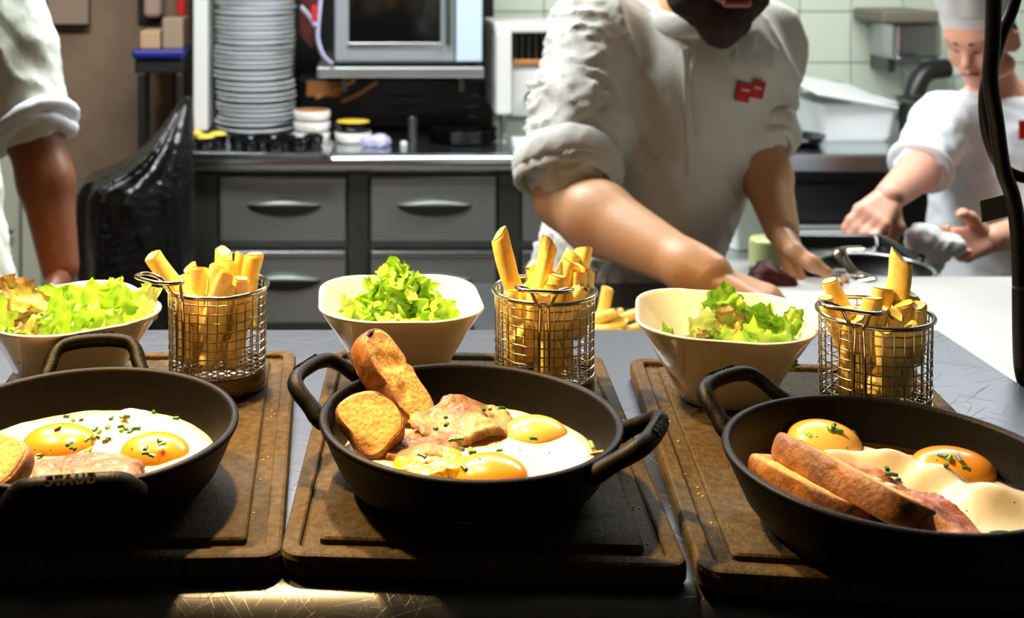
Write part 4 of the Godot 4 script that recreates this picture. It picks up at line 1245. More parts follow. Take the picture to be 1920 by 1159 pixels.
	for k in prof.size() * 3 - 2:
		var f := k / 3.0
		var i0 := int(f)
		var fr := f - i0
		var a0: Array = prof[i0]
		var a1: Array = prof[mini(i0 + 1, prof.size() - 1)]
		var py := lerpf(a0[0], a1[0], fr)
		var l := P(lerpf(a0[1], a1[1], fr), py, 3.45)
		var rt := P(lerpf(a0[2], a1[2], fr), py, 3.45)
		var dz := lerpf(a0[3], a1[3], fr)
		var ring := PackedVector3Array()
		for j in 64:
			var an := TAU * j / 64
			var cc := (l + rt) / 2
			var e := 1.0 + 0.16 * nz.get_noise_2d(cos(an) * 170 + py * 0.1, sin(an) * 170 + py * 0.35) + 0.05 * sin(an * 9 + py * 0.006) * clampf(dz * 5, 0, 1)
			ring.append(cc + Vector3(cos(an) * (rt.x - l.x) / 2 * (1 + (e - 1) * 0.2), 0, sin(an) * dz * e))
		rr.append(ring)
	rr.reverse()
	mb.loft(rr, true, false, true, true)
	t = thing("rubbish_bag", "shiny black plastic rubbish bag pulled up to a point by the counter", "bag")
	part("bag", mb, M.bag, t)

	# ---- right: cooker, pots and boxes on the back counter
	t = thing("cooker", "steel cooker with a dark oven front behind the cooks", "cooker")
	part("worktop", slab(Vector3(2.15, BACKC - 0.03, -4.235), Vector3(1.62, 0.06, 0.87), 0.01), M.steel_bright, t)
	part("oven_body", slab(Vector3(2.15, 0.43, -4.27), Vector3(1.58, 0.80, 0.78), 0.006), M.black, t)
	part("oven_door", fbox(1482, 345, 1606, 470, 3.86, 0.03, 0.006), M.oven_grey, t)
	part("door_bar", fbox(1486, 424, 1690, 436, 3.80, 0.03, 0.006), M.steel, t)
	t = thing("plastic_container", "large translucent white plastic food container on the cooker", "container")
	rings = []
	for q in [[0.115, 0.14, 0.0], [0.125, 0.15, 0.02], [0.145, 0.165, 0.13], [0.152, 0.172, 0.135], [0.140, 0.158, 0.132], [0.12, 0.14, 0.02]]: rings.append(rrect(q[0], q[1], 0.03, q[2]))
	mb = MB.new()
	mb.loft(rings, true, false, true, true)
	part("tub", mb, M.white_plastic, t)
	mb = MB.new()
	mb.box(Vector3(-0.03, 0.165, 0.02), Vector3(0.30, 0.012, 0.34), 0.005, 2, Basis.from_euler(Vector3(0.12, 0.1, -0.18)))
	part("lid", mb, M.white_plastic, t)
	t.position = Vector3(P(1576, 0, 4.20).x, BACKC + 0.001, -4.20)
	t = thing("steel_container", "grey steel insert container beside the translucent plastic one", "container")
	rings = []
	for q in [[0.06, 0.10, 0.0], [0.068, 0.11, 0.15], [0.078, 0.12, 0.152], [0.066, 0.108, 0.148], [0.058, 0.1, 0.02]]: rings.append(rrect(q[0], q[1], 0.015, q[2]))
	mb = MB.new()
	mb.loft(rings, true, false, true, true)
	part("insert", mb, M.steel_dull, t)
	t.position = Vector3(P(1748, 0, 3.98).x, BACKC + 0.001, -4.0)
	for q in [[1478, 4.48, 0.052, 0.20, "tall glass jar standing behind the translucent container", "jar_glass"], [1552, 4.50, 0.060, 0.16, "short wide glass jar standing behind the translucent container", "jar_glass"]]:
		mb = MB.new()
		mb.lathe([Vector2(0.0005, 0.0), Vector2(q[2], 0.0), Vector2(q[2] * 1.02, 0.01), Vector2(q[2], q[3] * 0.9), Vector2(q[2] * 0.9, q[3]), Vector2(q[2] * 0.85, q[3]), Vector2(q[2] * 0.93, q[3] * 0.88), Vector2(q[2] * 0.93, 0.012), Vector2(0.0005, 0.01)], 28)
		single("glass_jar", mb, M[q[5]], q[4], "jar").position = Vector3(P(q[0], 0, q[1]).x, BACKC + 0.001, -q[1])
	mb = MB.new()
	mb.lathe([Vector2(0.0005, 0.0), Vector2(0.07, 0.0), Vector2(0.085, 0.03), Vector2(0.09, 0.036), Vector2(0.083, 0.032), Vector2(0.0005, 0.006)], 32)
	single("black_pot", mb, M.black_gloss, "low black frying pan on the cooker beside the plastic container", "pan").position = Vector3(P(1497, 0, 3.98).x, BACKC + 0.001, -3.98)
	mb = MB.new()
	mb.lathe([Vector2(0.0005, 0.0), Vector2(0.024, 0.004), Vector2(0.034, 0.022), Vector2(0.028, 0.042), Vector2(0.0005, 0.052)], 28)
	single("steel_knob_lid", mb, M.chrome, "round shiny steel lid resting on the low black pan", "lid").position = Vector3(P(1482, 0, 3.98).x, BACKC + 0.038, -3.98)
	t = thing("steel_dispenser", "stainless steel box dispenser with dark lid on the tiled wall", "dispenser")
	part("box", fbox(1676, 36, 1770, 116, 4.42, 0.24, 0.03, 3), M.steel_bright, t)
	part("lid", fbox(1656, 20, 1762, 44, 4.38, 0.28, 0.012), M.plate_grey, t)
	part("back_bracket", fbox(1664, 40, 1680, 136, 4.5, 0.16, 0.006), M.steel_dull, t)
	mb = MB.new()
	mb.tube(spline([P(1775, 128, 4.3), P(1735, 136, 4.28), P(1716, 170, 4.26), P(1712, 215, 4.25), P(1712, 240, 4.25)], 5), 0.036, 12)
	single("black_hose_pipe", mb, M.stand_grey, "thick dark pipe bending down below the steel dispenser", "pipe")
	single("white_dish", fbox(1732, 118, 1822, 146, 4.46, 0.20, 0.02, 3), M.white, "bright white dish on the wall side behind the second cook", "dish")

	# ---- cooks' worktop and side table
	t = thing("prep_worktop", "steel worktop on the cooks' side, lower than the pass", "worktop")
	part("top", slab(Vector3(0.70, WORK - 0.02, -1.60), Vector3(1.08, 0.04, 0.86), 0.006), M.steel_top, t)
	part("cabinet_body", slab(Vector3(0.70, 0.475, -1.60), Vector3(1.02, 0.95, 0.78), 0.004), M.steel_dull, t)
	mb = MB.new()
	mb.loft([rrect(0.285, 0.37, 0.012, 0.0), rrect(0.29, 0.375, 0.015, 0.004), rrect(0.29, 0.375, 0.015, 0.016), rrect(0.286, 0.371, 0.012, 0.02)], true, true, true, true)
	single("cutting_board", mb, M.marble, "large white cutting board on the cooks' worktop", "cutting board").position = Vector3(0.925, WORK + 0.0005, -1.62)
	t = thing("side_table", "low steel table beside the bearded cook, holding black pans", "table")
	part("top", slab(Vector3(0.93, 0.88, -2.42), Vector3(0.46, 0.04, 0.68), 0.006), M.steel, t)
	for q in [[0.74, -2.12], [1.12, -2.12], [0.74, -2.72], [1.12, -2.72]]: part("leg", slab(Vector3(q[0], 0.43, q[1]), Vector3(0.04, 0.86, 0.04), 0.004), M.steel_dull, t)
	t = thing("roasting_pan", "wide black rectangular roasting pan on the low steel table", "pan")
	rings = []
	for q in [[0.10, 0.09, 0.0], [0.105, 0.095, 0.006], [0.112, 0.105, 0.026], [0.12, 0.112, 0.029], [0.110, 0.102, 0.026], [0.10, 0.09, 0.008]]: rings.append(rrect(q[0], q[1], 0.02, q[2]))
	mb = MB.new()
	mb.loft(rings, true, false, true, true)
	part("body", mb, M.black_gloss, t)
	t.position = Vector3(P(1590, 0, 2.48).x, 0.901, -2.48)
	t = thing("frying_pan", "low black pan with a bright metal rim in front of the roasting pan", "pan")
	mb = MB.new()
	mb.lathe([Vector2(0.0005, 0.0), Vector2(0.085, 0.0), Vector2(0.098, 0.012), Vector2(0.107, 0.045), Vector2(0.101, 0.045), Vector2(0.09, 0.014), Vector2(0.0005, 0.006)], 48)
	part("body", mb, M.black, t)
	mb = MB.new()
	var rp := []
	for j in 56: rp.append(Vector3(cos(TAU * j / 56) * 0.1045, 0.047, sin(TAU * j / 56) * 0.1045))
	mb.tube(rp, 0.0045, 8, true)
	part("rim", mb, M.steel_bright, t)
	t.position = Vector3(P(1640, 0, 2.24).x, 0.901, -2.24)
	t = thing("white_tub", "tall white plastic tub standing behind the bearded cook's arm", "tub")
	rings = []
	for q in [[0.05, 0.06, 0.0], [0.054, 0.064, 0.01], [0.064, 0.074, 0.145], [0.068, 0.078, 0.15], [0.06, 0.07, 0.15], [0.05, 0.06, 0.02]]: rings.append(rrect(q[0], q[1], 0.018, q[2]))
	mb = MB.new()
	mb.loft(rings, true, false, true, true)
	part("tub", mb, M.white_plastic, t)
	t.position = Vector3(P(1386, 0, 2.62).x + 0.02, 0.901, -2.62)
	mb = MB.new()
	mb.lathe([Vector2(0.0005, 0.0), Vector2(0.03, 0.0), Vector2(0.034, 0.01), Vector2(0.034, 0.055), Vector2(0.03, 0.062), Vector2(0.0005, 0.063)], 24)
	single("green_jar", mb, M.jar_green, "small jar with yellow-green contents beside the tall white tub", "jar").position = Vector3(P(1418, 0, 2.42).x + 0.02, 0.901, -2.42)
	# fries left in a dark dish on the cooks' side
	var fd := Vector3(P(1140, 0, 1.72).x, WORK + 0.001, -1.72)
	mb = MB.new()
	mb.lathe([Vector2(0.0005, 0.0), Vector2(0.06, 0.0), Vector2(0.075, 0.006), Vector2(0.09, 0.022), Vector2(0.088, 0.024), Vector2(0.072, 0.010), Vector2(0.0005, 0.006)], 40)
	single("dark_dish", mb, M.black_gloss, "dark dish of leftover fries on the cooks' worktop", "dish").position = fd
	var fk := 0
	for q in [[-0.012, 0.02, 0.0, 0.002, 0.075, -0.01, 0.016], [0.0, 0.03, 0.01, 0.06, 0.046, 0.0, 0.014], [-0.04, 0.022, 0.02, 0.02, 0.034, 0.03, 0.015], [-0.03, 0.026, 0.0, 0.01, 0.05, 0.03, 0.016], [-0.035, 0.02, -0.02, 0.03, 0.03, -0.03, 0.015], [0.0, 0.024, 0.035, 0.045, 0.028, 0.02, 0.014]]:
		fry(fd + Vector3(q[0], q[1], q[2]), fd + Vector3(q[3], q[4], q[5]), q[6], 4000 + fk, "golden fry in the dark dish on the cooks' worktop", "fries in the dark dish")
		fk += 1
	# ---- black cables hanging at the end of the pass
	var Z := 1.04
	t = thing("hanging_cable", "thick black cable hanging down past the end of the pass counter", "cable")
	mb = MB.new()
	mb.tube(spline([P(1866, -220, Z), P(1863, 0, Z), P(1861, 80, Z), P(1857, 150, Z), P(1868, 230, Z), P(1880, 314, Z), P(1899, 370, Z), P(1909, 440, Z), P(1914, 560, Z), P(1914, 640, Z), P(1926, 720, Z), P(1950, 820, Z)], 6), 0.0068, 12)
	part("cable", mb, M.rubber, t)
	mb = MB.new()
	mb.tube(spline([P(1917, 540, Z - 0.012), P(1918, 640, Z - 0.012), P(1922, 700, Z - 0.012), P(1936, 740, Z - 0.012)], 6), 0.0085, 12)
	part("sleeve", mb, M.rubber, t)
	mb = MB.new()
	mb.tube(spline([P(1934, -140, Z + 0.02), P(1903, 0, Z + 0.02), P(1878, 64, Z + 0.02), P(1861, 121, Z + 0.02), P(1847, 175, Z + 0.02), P(1850, 241, Z + 0.02), P(1868, 296, Z + 0.02), P(1890, 322, Z + 0.02), P(1925, 334, Z + 0.02), P(1975, 332, Z + 0.02)], 6), 0.0055, 12)
	single("looped_cable", mb, M.rubber, "thinner black cable crossing the thick one and looping away", "cable")
	mb = MB.new()
	mb.box(Vector3.ZERO, Vector3(0.030, 0.0215, 0.002), 0.001, 2, Basis.from_euler(Vector3(0.1, 0.15, 0.19)))
	single("metal_tag", mb, M.plate_grey, "small dark grey rectangular tag hanging behind the thick cable", "tag").position = P(1866, 390, Z + 0.03)

# ---------------------------------------------------------------- people
# bones of a head looking along fwd
func head_bones(c: Vector3, fwd: Vector3, upw: Vector3, s := 1.0) -> Array:
	var f := fwd.normalized()
	var u := (upw - f * upw.dot(f)).normalized()
	var r := f.cross(u)
	var at := func(x: float, y: float, z: float): return c + (r * x + u * y + f * z) * s
	var b := [[at.call(0, 0.045, -0.03), at.call(0, 0.035, 0.02), 0.082 * s, 0.080 * s], [at.call(0, -0.02, 0.02), at.call(0, -0.05, 0.035), 0.066 * s, 0.052 * s], [at.call(0, -0.085, 0.055), at.call(0, -0.09, 0.05), 0.030 * s, 0.034 * s], [at.call(0, 0.012, 0.088), at.call(0, -0.030, 0.112), 0.010 * s, 0.0135 * s], [at.call(-0.05, -0.075, 0.0), at.call(-0.01, -0.095, 0.055), 0.03 * s, 0.026 * s], [at.call(0.05, -0.075, 0.0), at.call(0.01, -0.095, 0.055), 0.03 * s, 0.026 * s], [at.call(-0.017, -0.062, 0.085), at.call(0.017, -0.062, 0.085), 0.0105 * s, 0.0105 * s]]
	for k in [-1.0, 1.0]:
		b.append([at.call(0.034 * k, -0.025, 0.06), at.call(0.036 * k, -0.03, 0.058), 0.030 * s, 0.030 * s])
		b.append([at.call(0.016 * k, 0.030, 0.086), at.call(0.050 * k, 0.028, 0.066), 0.013 * s, 0.013 * s])
		b.append([at.call(0.080 * k, 0.01, -0.015), at.call(0.082 * k, -0.028, -0.008), 0.019 * s, 0.012 * s])
	return b

# bones of a hand: dir towards the fingers, pal out of the palm, side towards the thumb
func hand_bones(w: Vector3, dir: Vector3, pal: Vector3, side: Vector3, curl: Array, thumb := 0.6, s := 1.0) -> Array:
	var d := dir.normalized()
	var p := (pal - d * pal.dot(d)).normalized()
	var t := d.cross(p).normalized()
	if t.dot(side) < 0: t = -t
	var b := []
	var off := [0.030, 0.010, -0.010, -0.028]
	var len := [0.92, 1.0, 0.94, 0.76]
	for k in 4:
		var kn: Vector3 = w + (d * 0.088 + t * off[k]) * s
		b.append([w + (d * 0.006 + t * off[k] * 0.5) * s, kn, 0.0165 * s, 0.0135 * s])
		var a := 0.0
		var q := kn
		var seg := [0.044, 0.027, 0.022]
		for j in 3:
			a += curl[k] * (0.8 if j == 0 else 1.1)
			var n: Vector3 = q + (d * cos(a) + p * sin(a) + t * off[k] * 2.2 * (0.6 if j == 0 else 0.0)).normalized() * seg[j] * len[k] * s
			b.append([q, n, (0.0105 - 0.0012 * j) * s, (0.0098 - 0.0014 * j) * s])
			q = n
	var t0 := w + (d * 0.022 + t * 0.022 + p * 0.008) * s
	var t1 := t0 + (d * 0.55 + t * 0.70 + p * 0.35).normalized() * 0.042 * s
	var t2 := t1 + (d * (0.9) + t * (0.45 - thumb * 0.4) + p * thumb).normalized() * 0.034 * s
	var t3 := t2 + (d * 0.9 + t * (0.15 - thumb * 0.5) + p * thumb).normalized() * 0.026 * s
	b.append([t0, t1, 0.0175 * s, 0.0140 * s]); b.append([t1, t2, 0.0130 * s, 0.0115 * s]); b.append([t2, t3, 0.0115 * s, 0.0090 * s])
	return b

func folds(mb: MB, amp: float, kx: float, ky: float, kz: float) -> void:
	mb.push(func(p):
		var a := nz.get_noise_3d(p.x * kx + p.y * kx * 0.4, p.y * ky + p.x * ky * 0.35, p.z * kz)
		var b := nz.get_noise_3d(p.x * kx * 2.3 + 900, p.y * ky * 2.1 - p.x * ky * 0.7, p.z * kz * 2.0)
		return amp * (1.0 - 2.6 * absf(a)) + amp * 0.45 * b)

func people() -> void:
	# ================= bearded cook reaching over the worktop
	var t := thing("person", "bearded person in off-white cook's jacket with rolled sleeves reaching over the worktop", "person", P(1180, 0, 2.28) * Vector3(1, 0, 1))
	var o := -t.position
	var hc := P(1352, -112, 2.06)
	var hf := Vector3(0.16, -0.50, 0.85)
	var hu := Vector3(0.10, 0.85, 0.50)
	var el := P(1062, 372, 2.03)
	var wr := P(1292, 502, 1.80)
	var el2 := P(1418, 262, 2.20)
	var wr2 := P(1466, 432, 2.05)
	var body := MB.new()
	body.skin([[P(1300, 30, 2.18), P(1335, -40, 2.1), 0.062, 0.060], [P(1290, 90, 2.26), P(1200, 330, 2.28), 0.13, 0.13], [P(1200, 330, 2.28), P(1170, 560, 2.3), 0.13, 0.14],
		[P(1150, 560, 2.3), Vector3(P(1120, 0, 2.3).x, 0.08, -2.3), 0.085, 0.05], [P(1230, 560, 2.3), Vector3(P(1250, 0, 2.3).x, 0.08, -2.3), 0.085, 0.05],
		[P(1290, 70, 2.25), P(1130, 60, 2.22), 0.06, 0.055], [P(1290, 70, 2.25), P(1415, 75, 2.28), 0.06, 0.055], [P(1120, 60, 2.22), el, 0.055, 0.05], [P(1415, 80, 2.28), el2, 0.05, 0.046]], 0.016, 0.04)
	body.skin([[P(1090, 230, 2.12), el, 0.050, 0.050], [el, P(1120, 408, 1.97), 0.056, 0.061], [P(1120, 408, 1.97), wr, 0.061, 0.037], [wr, P(1330, 516, 1.775), 0.037, 0.036]], 0.008, 0.02)
	body.skin([[P(1415, 190, 2.23), el2, 0.046, 0.046], [el2, P(1436, 330, 2.16), 0.046, 0.045], [P(1436, 330, 2.16), wr2, 0.045, 0.030]], 0.008, 0.02)
	body.skin(hand_bones(P(1318, 512, 1.78), Vector3(0.80, -0.28, 0.45), Vector3(-0.2, -0.9, -0.1), Vector3(-0.3, 0.0, -1.0), [0.35, 0.38, 0.42, 0.5], 0.5, 1.08), 0.004, 0.012)
	body.skin(hand_bones(wr2, Vector3(0.22, -0.85, 0.45), Vector3(0.75, 0.1, 0.6), Vector3(0.5, -0.2, 0.85), [0.75, 0.8, 0.85, 0.9], 0.7, 1.05), 0.004, 0.012)
	body.skin(head_bones(hc, hf, hu), 0.006, 0.02)
	var pb := part("body", body, M.skin, t)
	pb.position = o
	var jk := MB.new()
	jk.skin([[P(1150, 92, 2.26), P(1405, 92, 2.30), 0.106, 0.100], [P(1275, 150, 2.24), P(1225, 330, 2.24), 0.158, 0.160], [P(1225, 330, 2.24), P(1165, 520, 2.28), 0.160, 0.168], [P(1165, 520, 2.28), P(1160, 640, 2.30), 0.168, 0.175],
		[P(1360, 120, 2.24), P(1290, 330, 2.22), 0.12, 0.09], [P(1118, 62, 2.22), P(1085, 210, 2.13), 0.092, 0.088], [P(1085, 210, 2.13), P(1062, 318, 2.05), 0.087, 0.076], [P(1420, 70, 2.28), P(1426, 240, 2.20), 0.080, 0.062]], 0.0085, 0.035)
	jk.push(func(p):   # long drapes on the body, sharp cross folds on the reaching sleeve
		var w := clampf((P(1158, 0, 2.15).x - p.x) * 16, 0, 1)
		var a := nz.get_noise_3d(p.x * 380 + 50, p.y * 950 + p.x * 700, p.z * 380)
		var c := nz.get_noise_3d(p.x * 800 + 350, p.y * 2300 - p.x * 700, p.z * 700)
		var d := nz.get_noise_3d(p.x * 950 + p.y * 420, p.y * 260, p.z * 400)
		var s: float = (p - P(1118, 62, 2.22)).dot((P(1062, 318, 2.05) - P(1118, 62, 2.22)).normalized()) + 0.35 * p.z + 0.25 * p.x
		var g := 0.012 * w * (0.45 - pow(absf(sin(s * 42 + 5.0 * a + 2.0 * c)), 0.6)) * clampf(1.2 + 3.0 * d, 0, 1)
		return g + w * (0.018 * (0.30 - sqrt(absf(a)) * 0.75) + 0.006 * c) + (1 - w) * (0.022 * (0.3 - sqrt(absf(d)) * 0.8)))
	var pj := part("jacket", jk, M.jacket, t, "off-white cook's jacket")
	pj.position = o
	for q in [[P(1062, 322, 2.055), P(1070, 308, 2.06), (P(1062, 400, 2.0) - P(1080, 230, 2.12)), 0.079, 0.022, 0.017], [P(1424, 252, 2.195), P(1424, 248, 2.2), (P(1428, 330, 2.16) - P(1424, 200, 2.22)), 0.056, 0.016, 0.012]]:
		var cu := MB.new()
		var ax: Vector3 = q[2].normalized()
		var bs := frame(ax, Vector3(0, 0, 1))
		for ly in 2:
			var ring := []
			for j in 56:
				var a := TAU * j / 56
				ring.append(q[0] + ax * (ly * 0.016 - 0.010) + (bs.x * cos(a) + bs.z * sin(a)) * (q[3] + 0.008 - ly * 0.006) * (1 + 0.03 * sin(a * 3 + ly)) + ax * 0.010 * sin(a * 2 + 1.0))
			cu.tube(ring, 0.008, 12, true, q[4] * 1.25, ax)
		folds(cu, 0.0035, 1300, 2600, 1300)
		part("rolled_cuff", cu, M.jacket, t).position = o
	# front placket and chest badge lie on the jacket
	var pl := MB.new()
	var path := []
	for k in 9: path.append(surf(jk, lerpf(1288, 1296, k / 8.0), lerpf(90, 330, k / 8.0)) + Vector3(0, 0, 0.001))
	pl.tube(path, 0.007, 6, false, 0.002, Vector3(0, 0, 1))
	part("placket", pl, M.jacket, t).position = o
	var col := MB.new()
	var cr := []
	for j in 28: cr.append(P(1312, 22, 2.16) + Vector3(cos(TAU * j / 28) * 0.078, 0.012 * cos(TAU * j / 28) + 0.02 * sin(TAU * j / 28) * -1.0, sin(TAU * j / 28) * 0.07))
	col.tube(cr, 0.010, 8, true, 0.022, Vector3.UP)
	part("collar", col, M.jacket, t).position = o
	var bp := surf(jk, 1401, 172)
	var bn := surf(jk, 1401, 172, true)
	var bb := frame(Vector3(0.22, 1, 0), bn)
	var bd := part("chest_badge", slab(Vector3(-0.0145, -0.003, 0), Vector3(0.031, 0.034, 0.003), 0.001), M.red, t, "red badge of two blocks with white marks")
	bd.transform = Transform3D(bb, bp + bn * 0.004 + o)
	part("badge_block", slab(Vector3(0.016, 0.007, 0.0), Vector3(0.029, 0.032, 0.003), 0.001), M.red, bd)
	part("badge_mark", slab(Vector3(-0.012, 0.002, 0.0018), Vector3(0.018, 0.003, 0.001), 0.0004), M.white, bd)
	part("badge_mark", slab(Vector3(0.014, 0.010, 0.0018), Vector3(0.016, 0.003, 0.001), 0.0004), M.white, bd)
	var f2 := hf.normalized()
	var u2 := (hu - f2 * hu.dot(f2)).normalized()
	var r2 := f2.cross(u2)
	var hat := func(x: float, y: float, z: float): return hc + r2 * x + u2 * y + f2 * z
	var be := MB.new()
	be.skin([[hat.call(-0.072, -0.02, 0.01), hat.call(-0.052, -0.09, 0.04), 0.022, 0.036], [hat.call(0.072, -0.02, 0.01), hat.call(0.052, -0.09, 0.04), 0.022, 0.036], [hat.call(-0.052, -0.09, 0.04), hat.call(0, -0.115, 0.075), 0.036, 0.040], [hat.call(0.052, -0.09, 0.04), hat.call(0, -0.115, 0.075), 0.036, 0.040], [hat.call(0, -0.115, 0.075), hat.call(0, -0.138, 0.075), 0.038, 0.03], [hat.call(-0.03, -0.045, 0.098), hat.call(0.03, -0.045, 0.098), 0.010, 0.010]], 0.006, 0.02)
	be.push(func(p): return 0.004 * nz.get_noise_3d(p.x * 5000, p.y * 2500, p.z * 5000))
	part("beard", be, M.hair, t).position = o
	var hr := MB.new()
	hr.skin([[hat.call(0, 0.06, -0.035), hat.call(0, 0.06, 0.0), 0.092, 0.088]], 0.01, 0.02)
	part("hair", hr, M.hair, t).position = o
	var lp := MB.new()
	lp.skin([[hat.call(-0.02, -0.066, 0.104), hat.call(0.02, -0.066, 0.104), 0.007, 0.007]], 0.003, 0.004)
	part("lips", lp, M.lips, t).position = o
	for k in [-1.0, 1.0]:
		var ey := MB.new()
		ey.skin([[hat.call(0.034 * k, 0.008, 0.080), hat.call(0.036 * k, 0.008, 0.079), 0.012, 0.012]], 0.003, 0.004)
		part("eye", ey, M.white, t).position = o
	var tr := MB.new()
	for q in [[1120, 1150], [1250, 1230]]:
		tr.skin([[P(q[1], 560, 2.3), Vector3(P(q[0], 0, 2.3).x, 0.10, -2.3), 0.11, 0.075]], 0.025, 0.03)
	part("trousers", tr, M.trousers, t).position = o
	var sh := MB.new()
	for q in [1120, 1250]:
		sh.skin([[Vector3(P(q, 0, 2.3).x, 0.045, -2.33), Vector3(P(q, 0, 2.3).x, 0.04, -2.14), 0.045, 0.038]], 0.012, 0.02)
	part("shoes", sh, M.black, t).position = o
	# tongs in his hand, and a dark red cloth under it
	t = thing("tongs", "steel serving tongs with black grips held by the bearded person", "tongs")
	var hp := hand_mid(wr2, Vector3(0.22, -0.85, 0.45))
	var g := MB.new()
	g.tube([hp + Vector3(-0.03, 0.02, -0.02), hp + Vector3(0.05, -0.005, 0.01)], 0.011, 10, false, 0.008)
	part("grip", g, M.rubber, t)
	for k in [-1.0, 1.0]:
		var bl := MB.new()
		bl.tube(spline([hp + Vector3(0.03, 0.0, 0.005), hp + Vector3(0.08, 0.012 * k, 0.02), P(1575, 492 + 16 * k, 2.02), P(1618, 490 + 24 * k, 2.02)], 6), 0.014, 10, false, 0.003, Vector3.UP)
		part("blade", bl, M.chrome, t)
	var rc := MB.new()
	rc.skin([[P(1436, 520, 1.96), P(1470, 540, 1.95), 0.018, 0.022], [P(1436, 520, 1.96), P(1415, 548, 1.94), 0.018, 0.016]], 0.008, 0.03)
	folds(rc, 0.004, 1800, 1800, 1800)
	single("red_cloth", rc, M.dark_red, "dark red bunched cloth below the bearded person's hand", "cloth")

	# ================= cook in a white hat, turned to the pans
	t = thing("person", "person in white cook's hat and white jacket looking down, holding a cloth", "person", P(1850, 0, 3.2) * Vector3(1, 0, 1))
	o = -t.position
	hc = P(1838, 72, 3.12)
	hf = Vector3(-0.72, -0.40, 0.60)
	hu = Vector3(-0.30, 0.92, 0.25)
	var e1 := P(1722, 322, 2.98)
	var w1 := P(1668, 368, 2.72)
	var e2 := P(1985, 420, 3.0)
	var w2 := P(1862, 448, 2.80)
	body = MB.new()
	body.skin([[P(1872, 170, 3.2), P(1852, 110, 3.17), 0.055, 0.052], [P(1875, 240, 3.25), P(1870, 620, 3.25), 0.14, 0.15], [P(1850, 620, 3.25), Vector3(P(1830, 0, 3.25).x, 0.08, -3.25), 0.08, 0.05], [P(1910, 620, 3.25), Vector3(P(1940, 0, 3.25).x, 0.08, -3.25), 0.08, 0.05],
		[P(1860, 210, 3.22), P(1770, 225, 3.15), 0.06, 0.055], [P(1770, 225, 3.15), e1, 0.05, 0.048], [P(1880, 210, 3.22), P(1985, 220, 3.2), 0.06, 0.055], [P(1985, 220, 3.2), e2, 0.05, 0.045]], 0.018, 0.04)
	body.skin([[P(1748, 275, 3.08), e1, 0.044, 0.046], [e1, w1, 0.050, 0.033]], 0.008, 0.02)
	body.skin([[e2, w2, 0.048, 0.032]], 0.008, 0.02)
	body.skin(hand_bones(w1, Vector3(-0.72, -0.42, 0.55), Vector3(-0.25, -0.85, -0.45), Vector3(0.5, -0.5, 0.3), [0.30, 0.42, 0.50, 0.55], 0.7, 1.0), 0.004, 0.012)
	body.skin(hand_bones(w2, Vector3(-0.95, -0.12, 0.2), Vector3(0.0, 0.55, 0.85), Vector3(0, 1, -0.3), [0.5, 0.55, 0.6, 0.7], 0.6, 1.0), 0.004, 0.012)
	body.skin(head_bones(hc, hf, hu, 0.95), 0.006, 0.02)
	part("body", body, M.skin_pink, t).position = o
	jk = MB.new()
	jk.skin([[P(1775, 235, 3.18), P(1980, 230, 3.22), 0.085, 0.09], [P(1868, 280, 3.2), P(1872, 420, 3.2), 0.155, 0.165], [P(1872, 420, 3.2), P(1876, 640, 3.24), 0.165, 0.18], [P(1768, 235, 3.14), P(1728, 308, 3.02), 0.078, 0.066], [P(1985, 225, 3.2), P(1990, 400, 3.03), 0.08, 0.07]], 0.012, 0.04)
	folds(jk, 0.006, 700, 900, 900)
	part("jacket", jk, M.jacket_white, t, "white cook's jacket").position = o
	var cu := MB.new()
	var ax := (e1 - P(1760, 250, 3.1)).normalized()
	var bs := frame(ax, Vector3(0, 0, 1))
	var ring := []
	for j in 32: ring.append(P(1726, 312, 3.01) + (bs.x * cos(TAU * j / 32) + bs.z * sin(TAU * j / 32)) * 0.062)
	cu.tube(ring, 0.020, 10, true, 0.014, ax)
	part("rolled_cuff", cu, M.jacket_white, t).position = o
	bp = surf(jk, 1921, 240)
	var bd2 := part("chest_badge", slab(Vector3.ZERO, Vector3(0.03, 0.05, 0.003), 0.001), M.red, t, "small red badge")
	bd2.position = bp + Vector3(0, 0, 0.004) + o
	f2 = hf.normalized(); u2 = (hu - f2 * hu.dot(f2)).normalized(); r2 = f2.cross(u2)
	hat = func(x: float, y: float, z: float): return hc + r2 * x + u2 * y + f2 * z
	var hb := MB.new()
	var hrings := []
	for q in [[0.0, 0.094], [0.055, 0.096], [0.06, 0.100], [0.12, 0.103], [0.19, 0.108], [0.21, 0.09], [0.215, 0.02]]:
		var rg := PackedVector3Array()
		for j in 40:
			var a := TAU * j / 40
			var rr: float = q[1] * (1 + (0.03 * sin(j * PI / 2) if q[0] > 0.06 else 0.0))
			rg.append(hat.call(cos(a) * rr * 0.93, 0.045 + q[0], sin(a) * rr - 0.008))
		hrings.append(rg)
	hb.loft(hrings, true, false, true, true)
	part("hat", hb, M.cloth_white, t, "white cook's hat").position = o
	hr = MB.new()
	hr.skin([[hat.call(0, 0.02, -0.05), hat.call(0, -0.035, -0.065), 0.072, 0.05], [hat.call(0.07, 0.02, -0.02), hat.call(0.066, -0.03, -0.035), 0.020, 0.018], [hat.call(-0.07, 0.02, -0.02), hat.call(-0.066, -0.03, -0.035), 0.020, 0.018]], 0.007, 0.02)
	part("hair", hr, M.hair, t).position = o
	for k in [-1.0, 1.0]:
		var ey := MB.new()
		ey.skin([[hat.call(0.018 * k, 0.004, 0.086), hat.call(0.046 * k, 0.002, 0.072), 0.006, 0.005]], 0.003, 0.004)
		part("eye", ey, M.hair, t).position = o
		var bw := MB.new()
		bw.skin([[hat.call(0.016 * k, 0.030, 0.096), hat.call(0.05 * k, 0.032, 0.078), 0.005, 0.004]], 0.003, 0.004)
		part("eyebrow", bw, M.hair, t).position = o
	lp = MB.new()
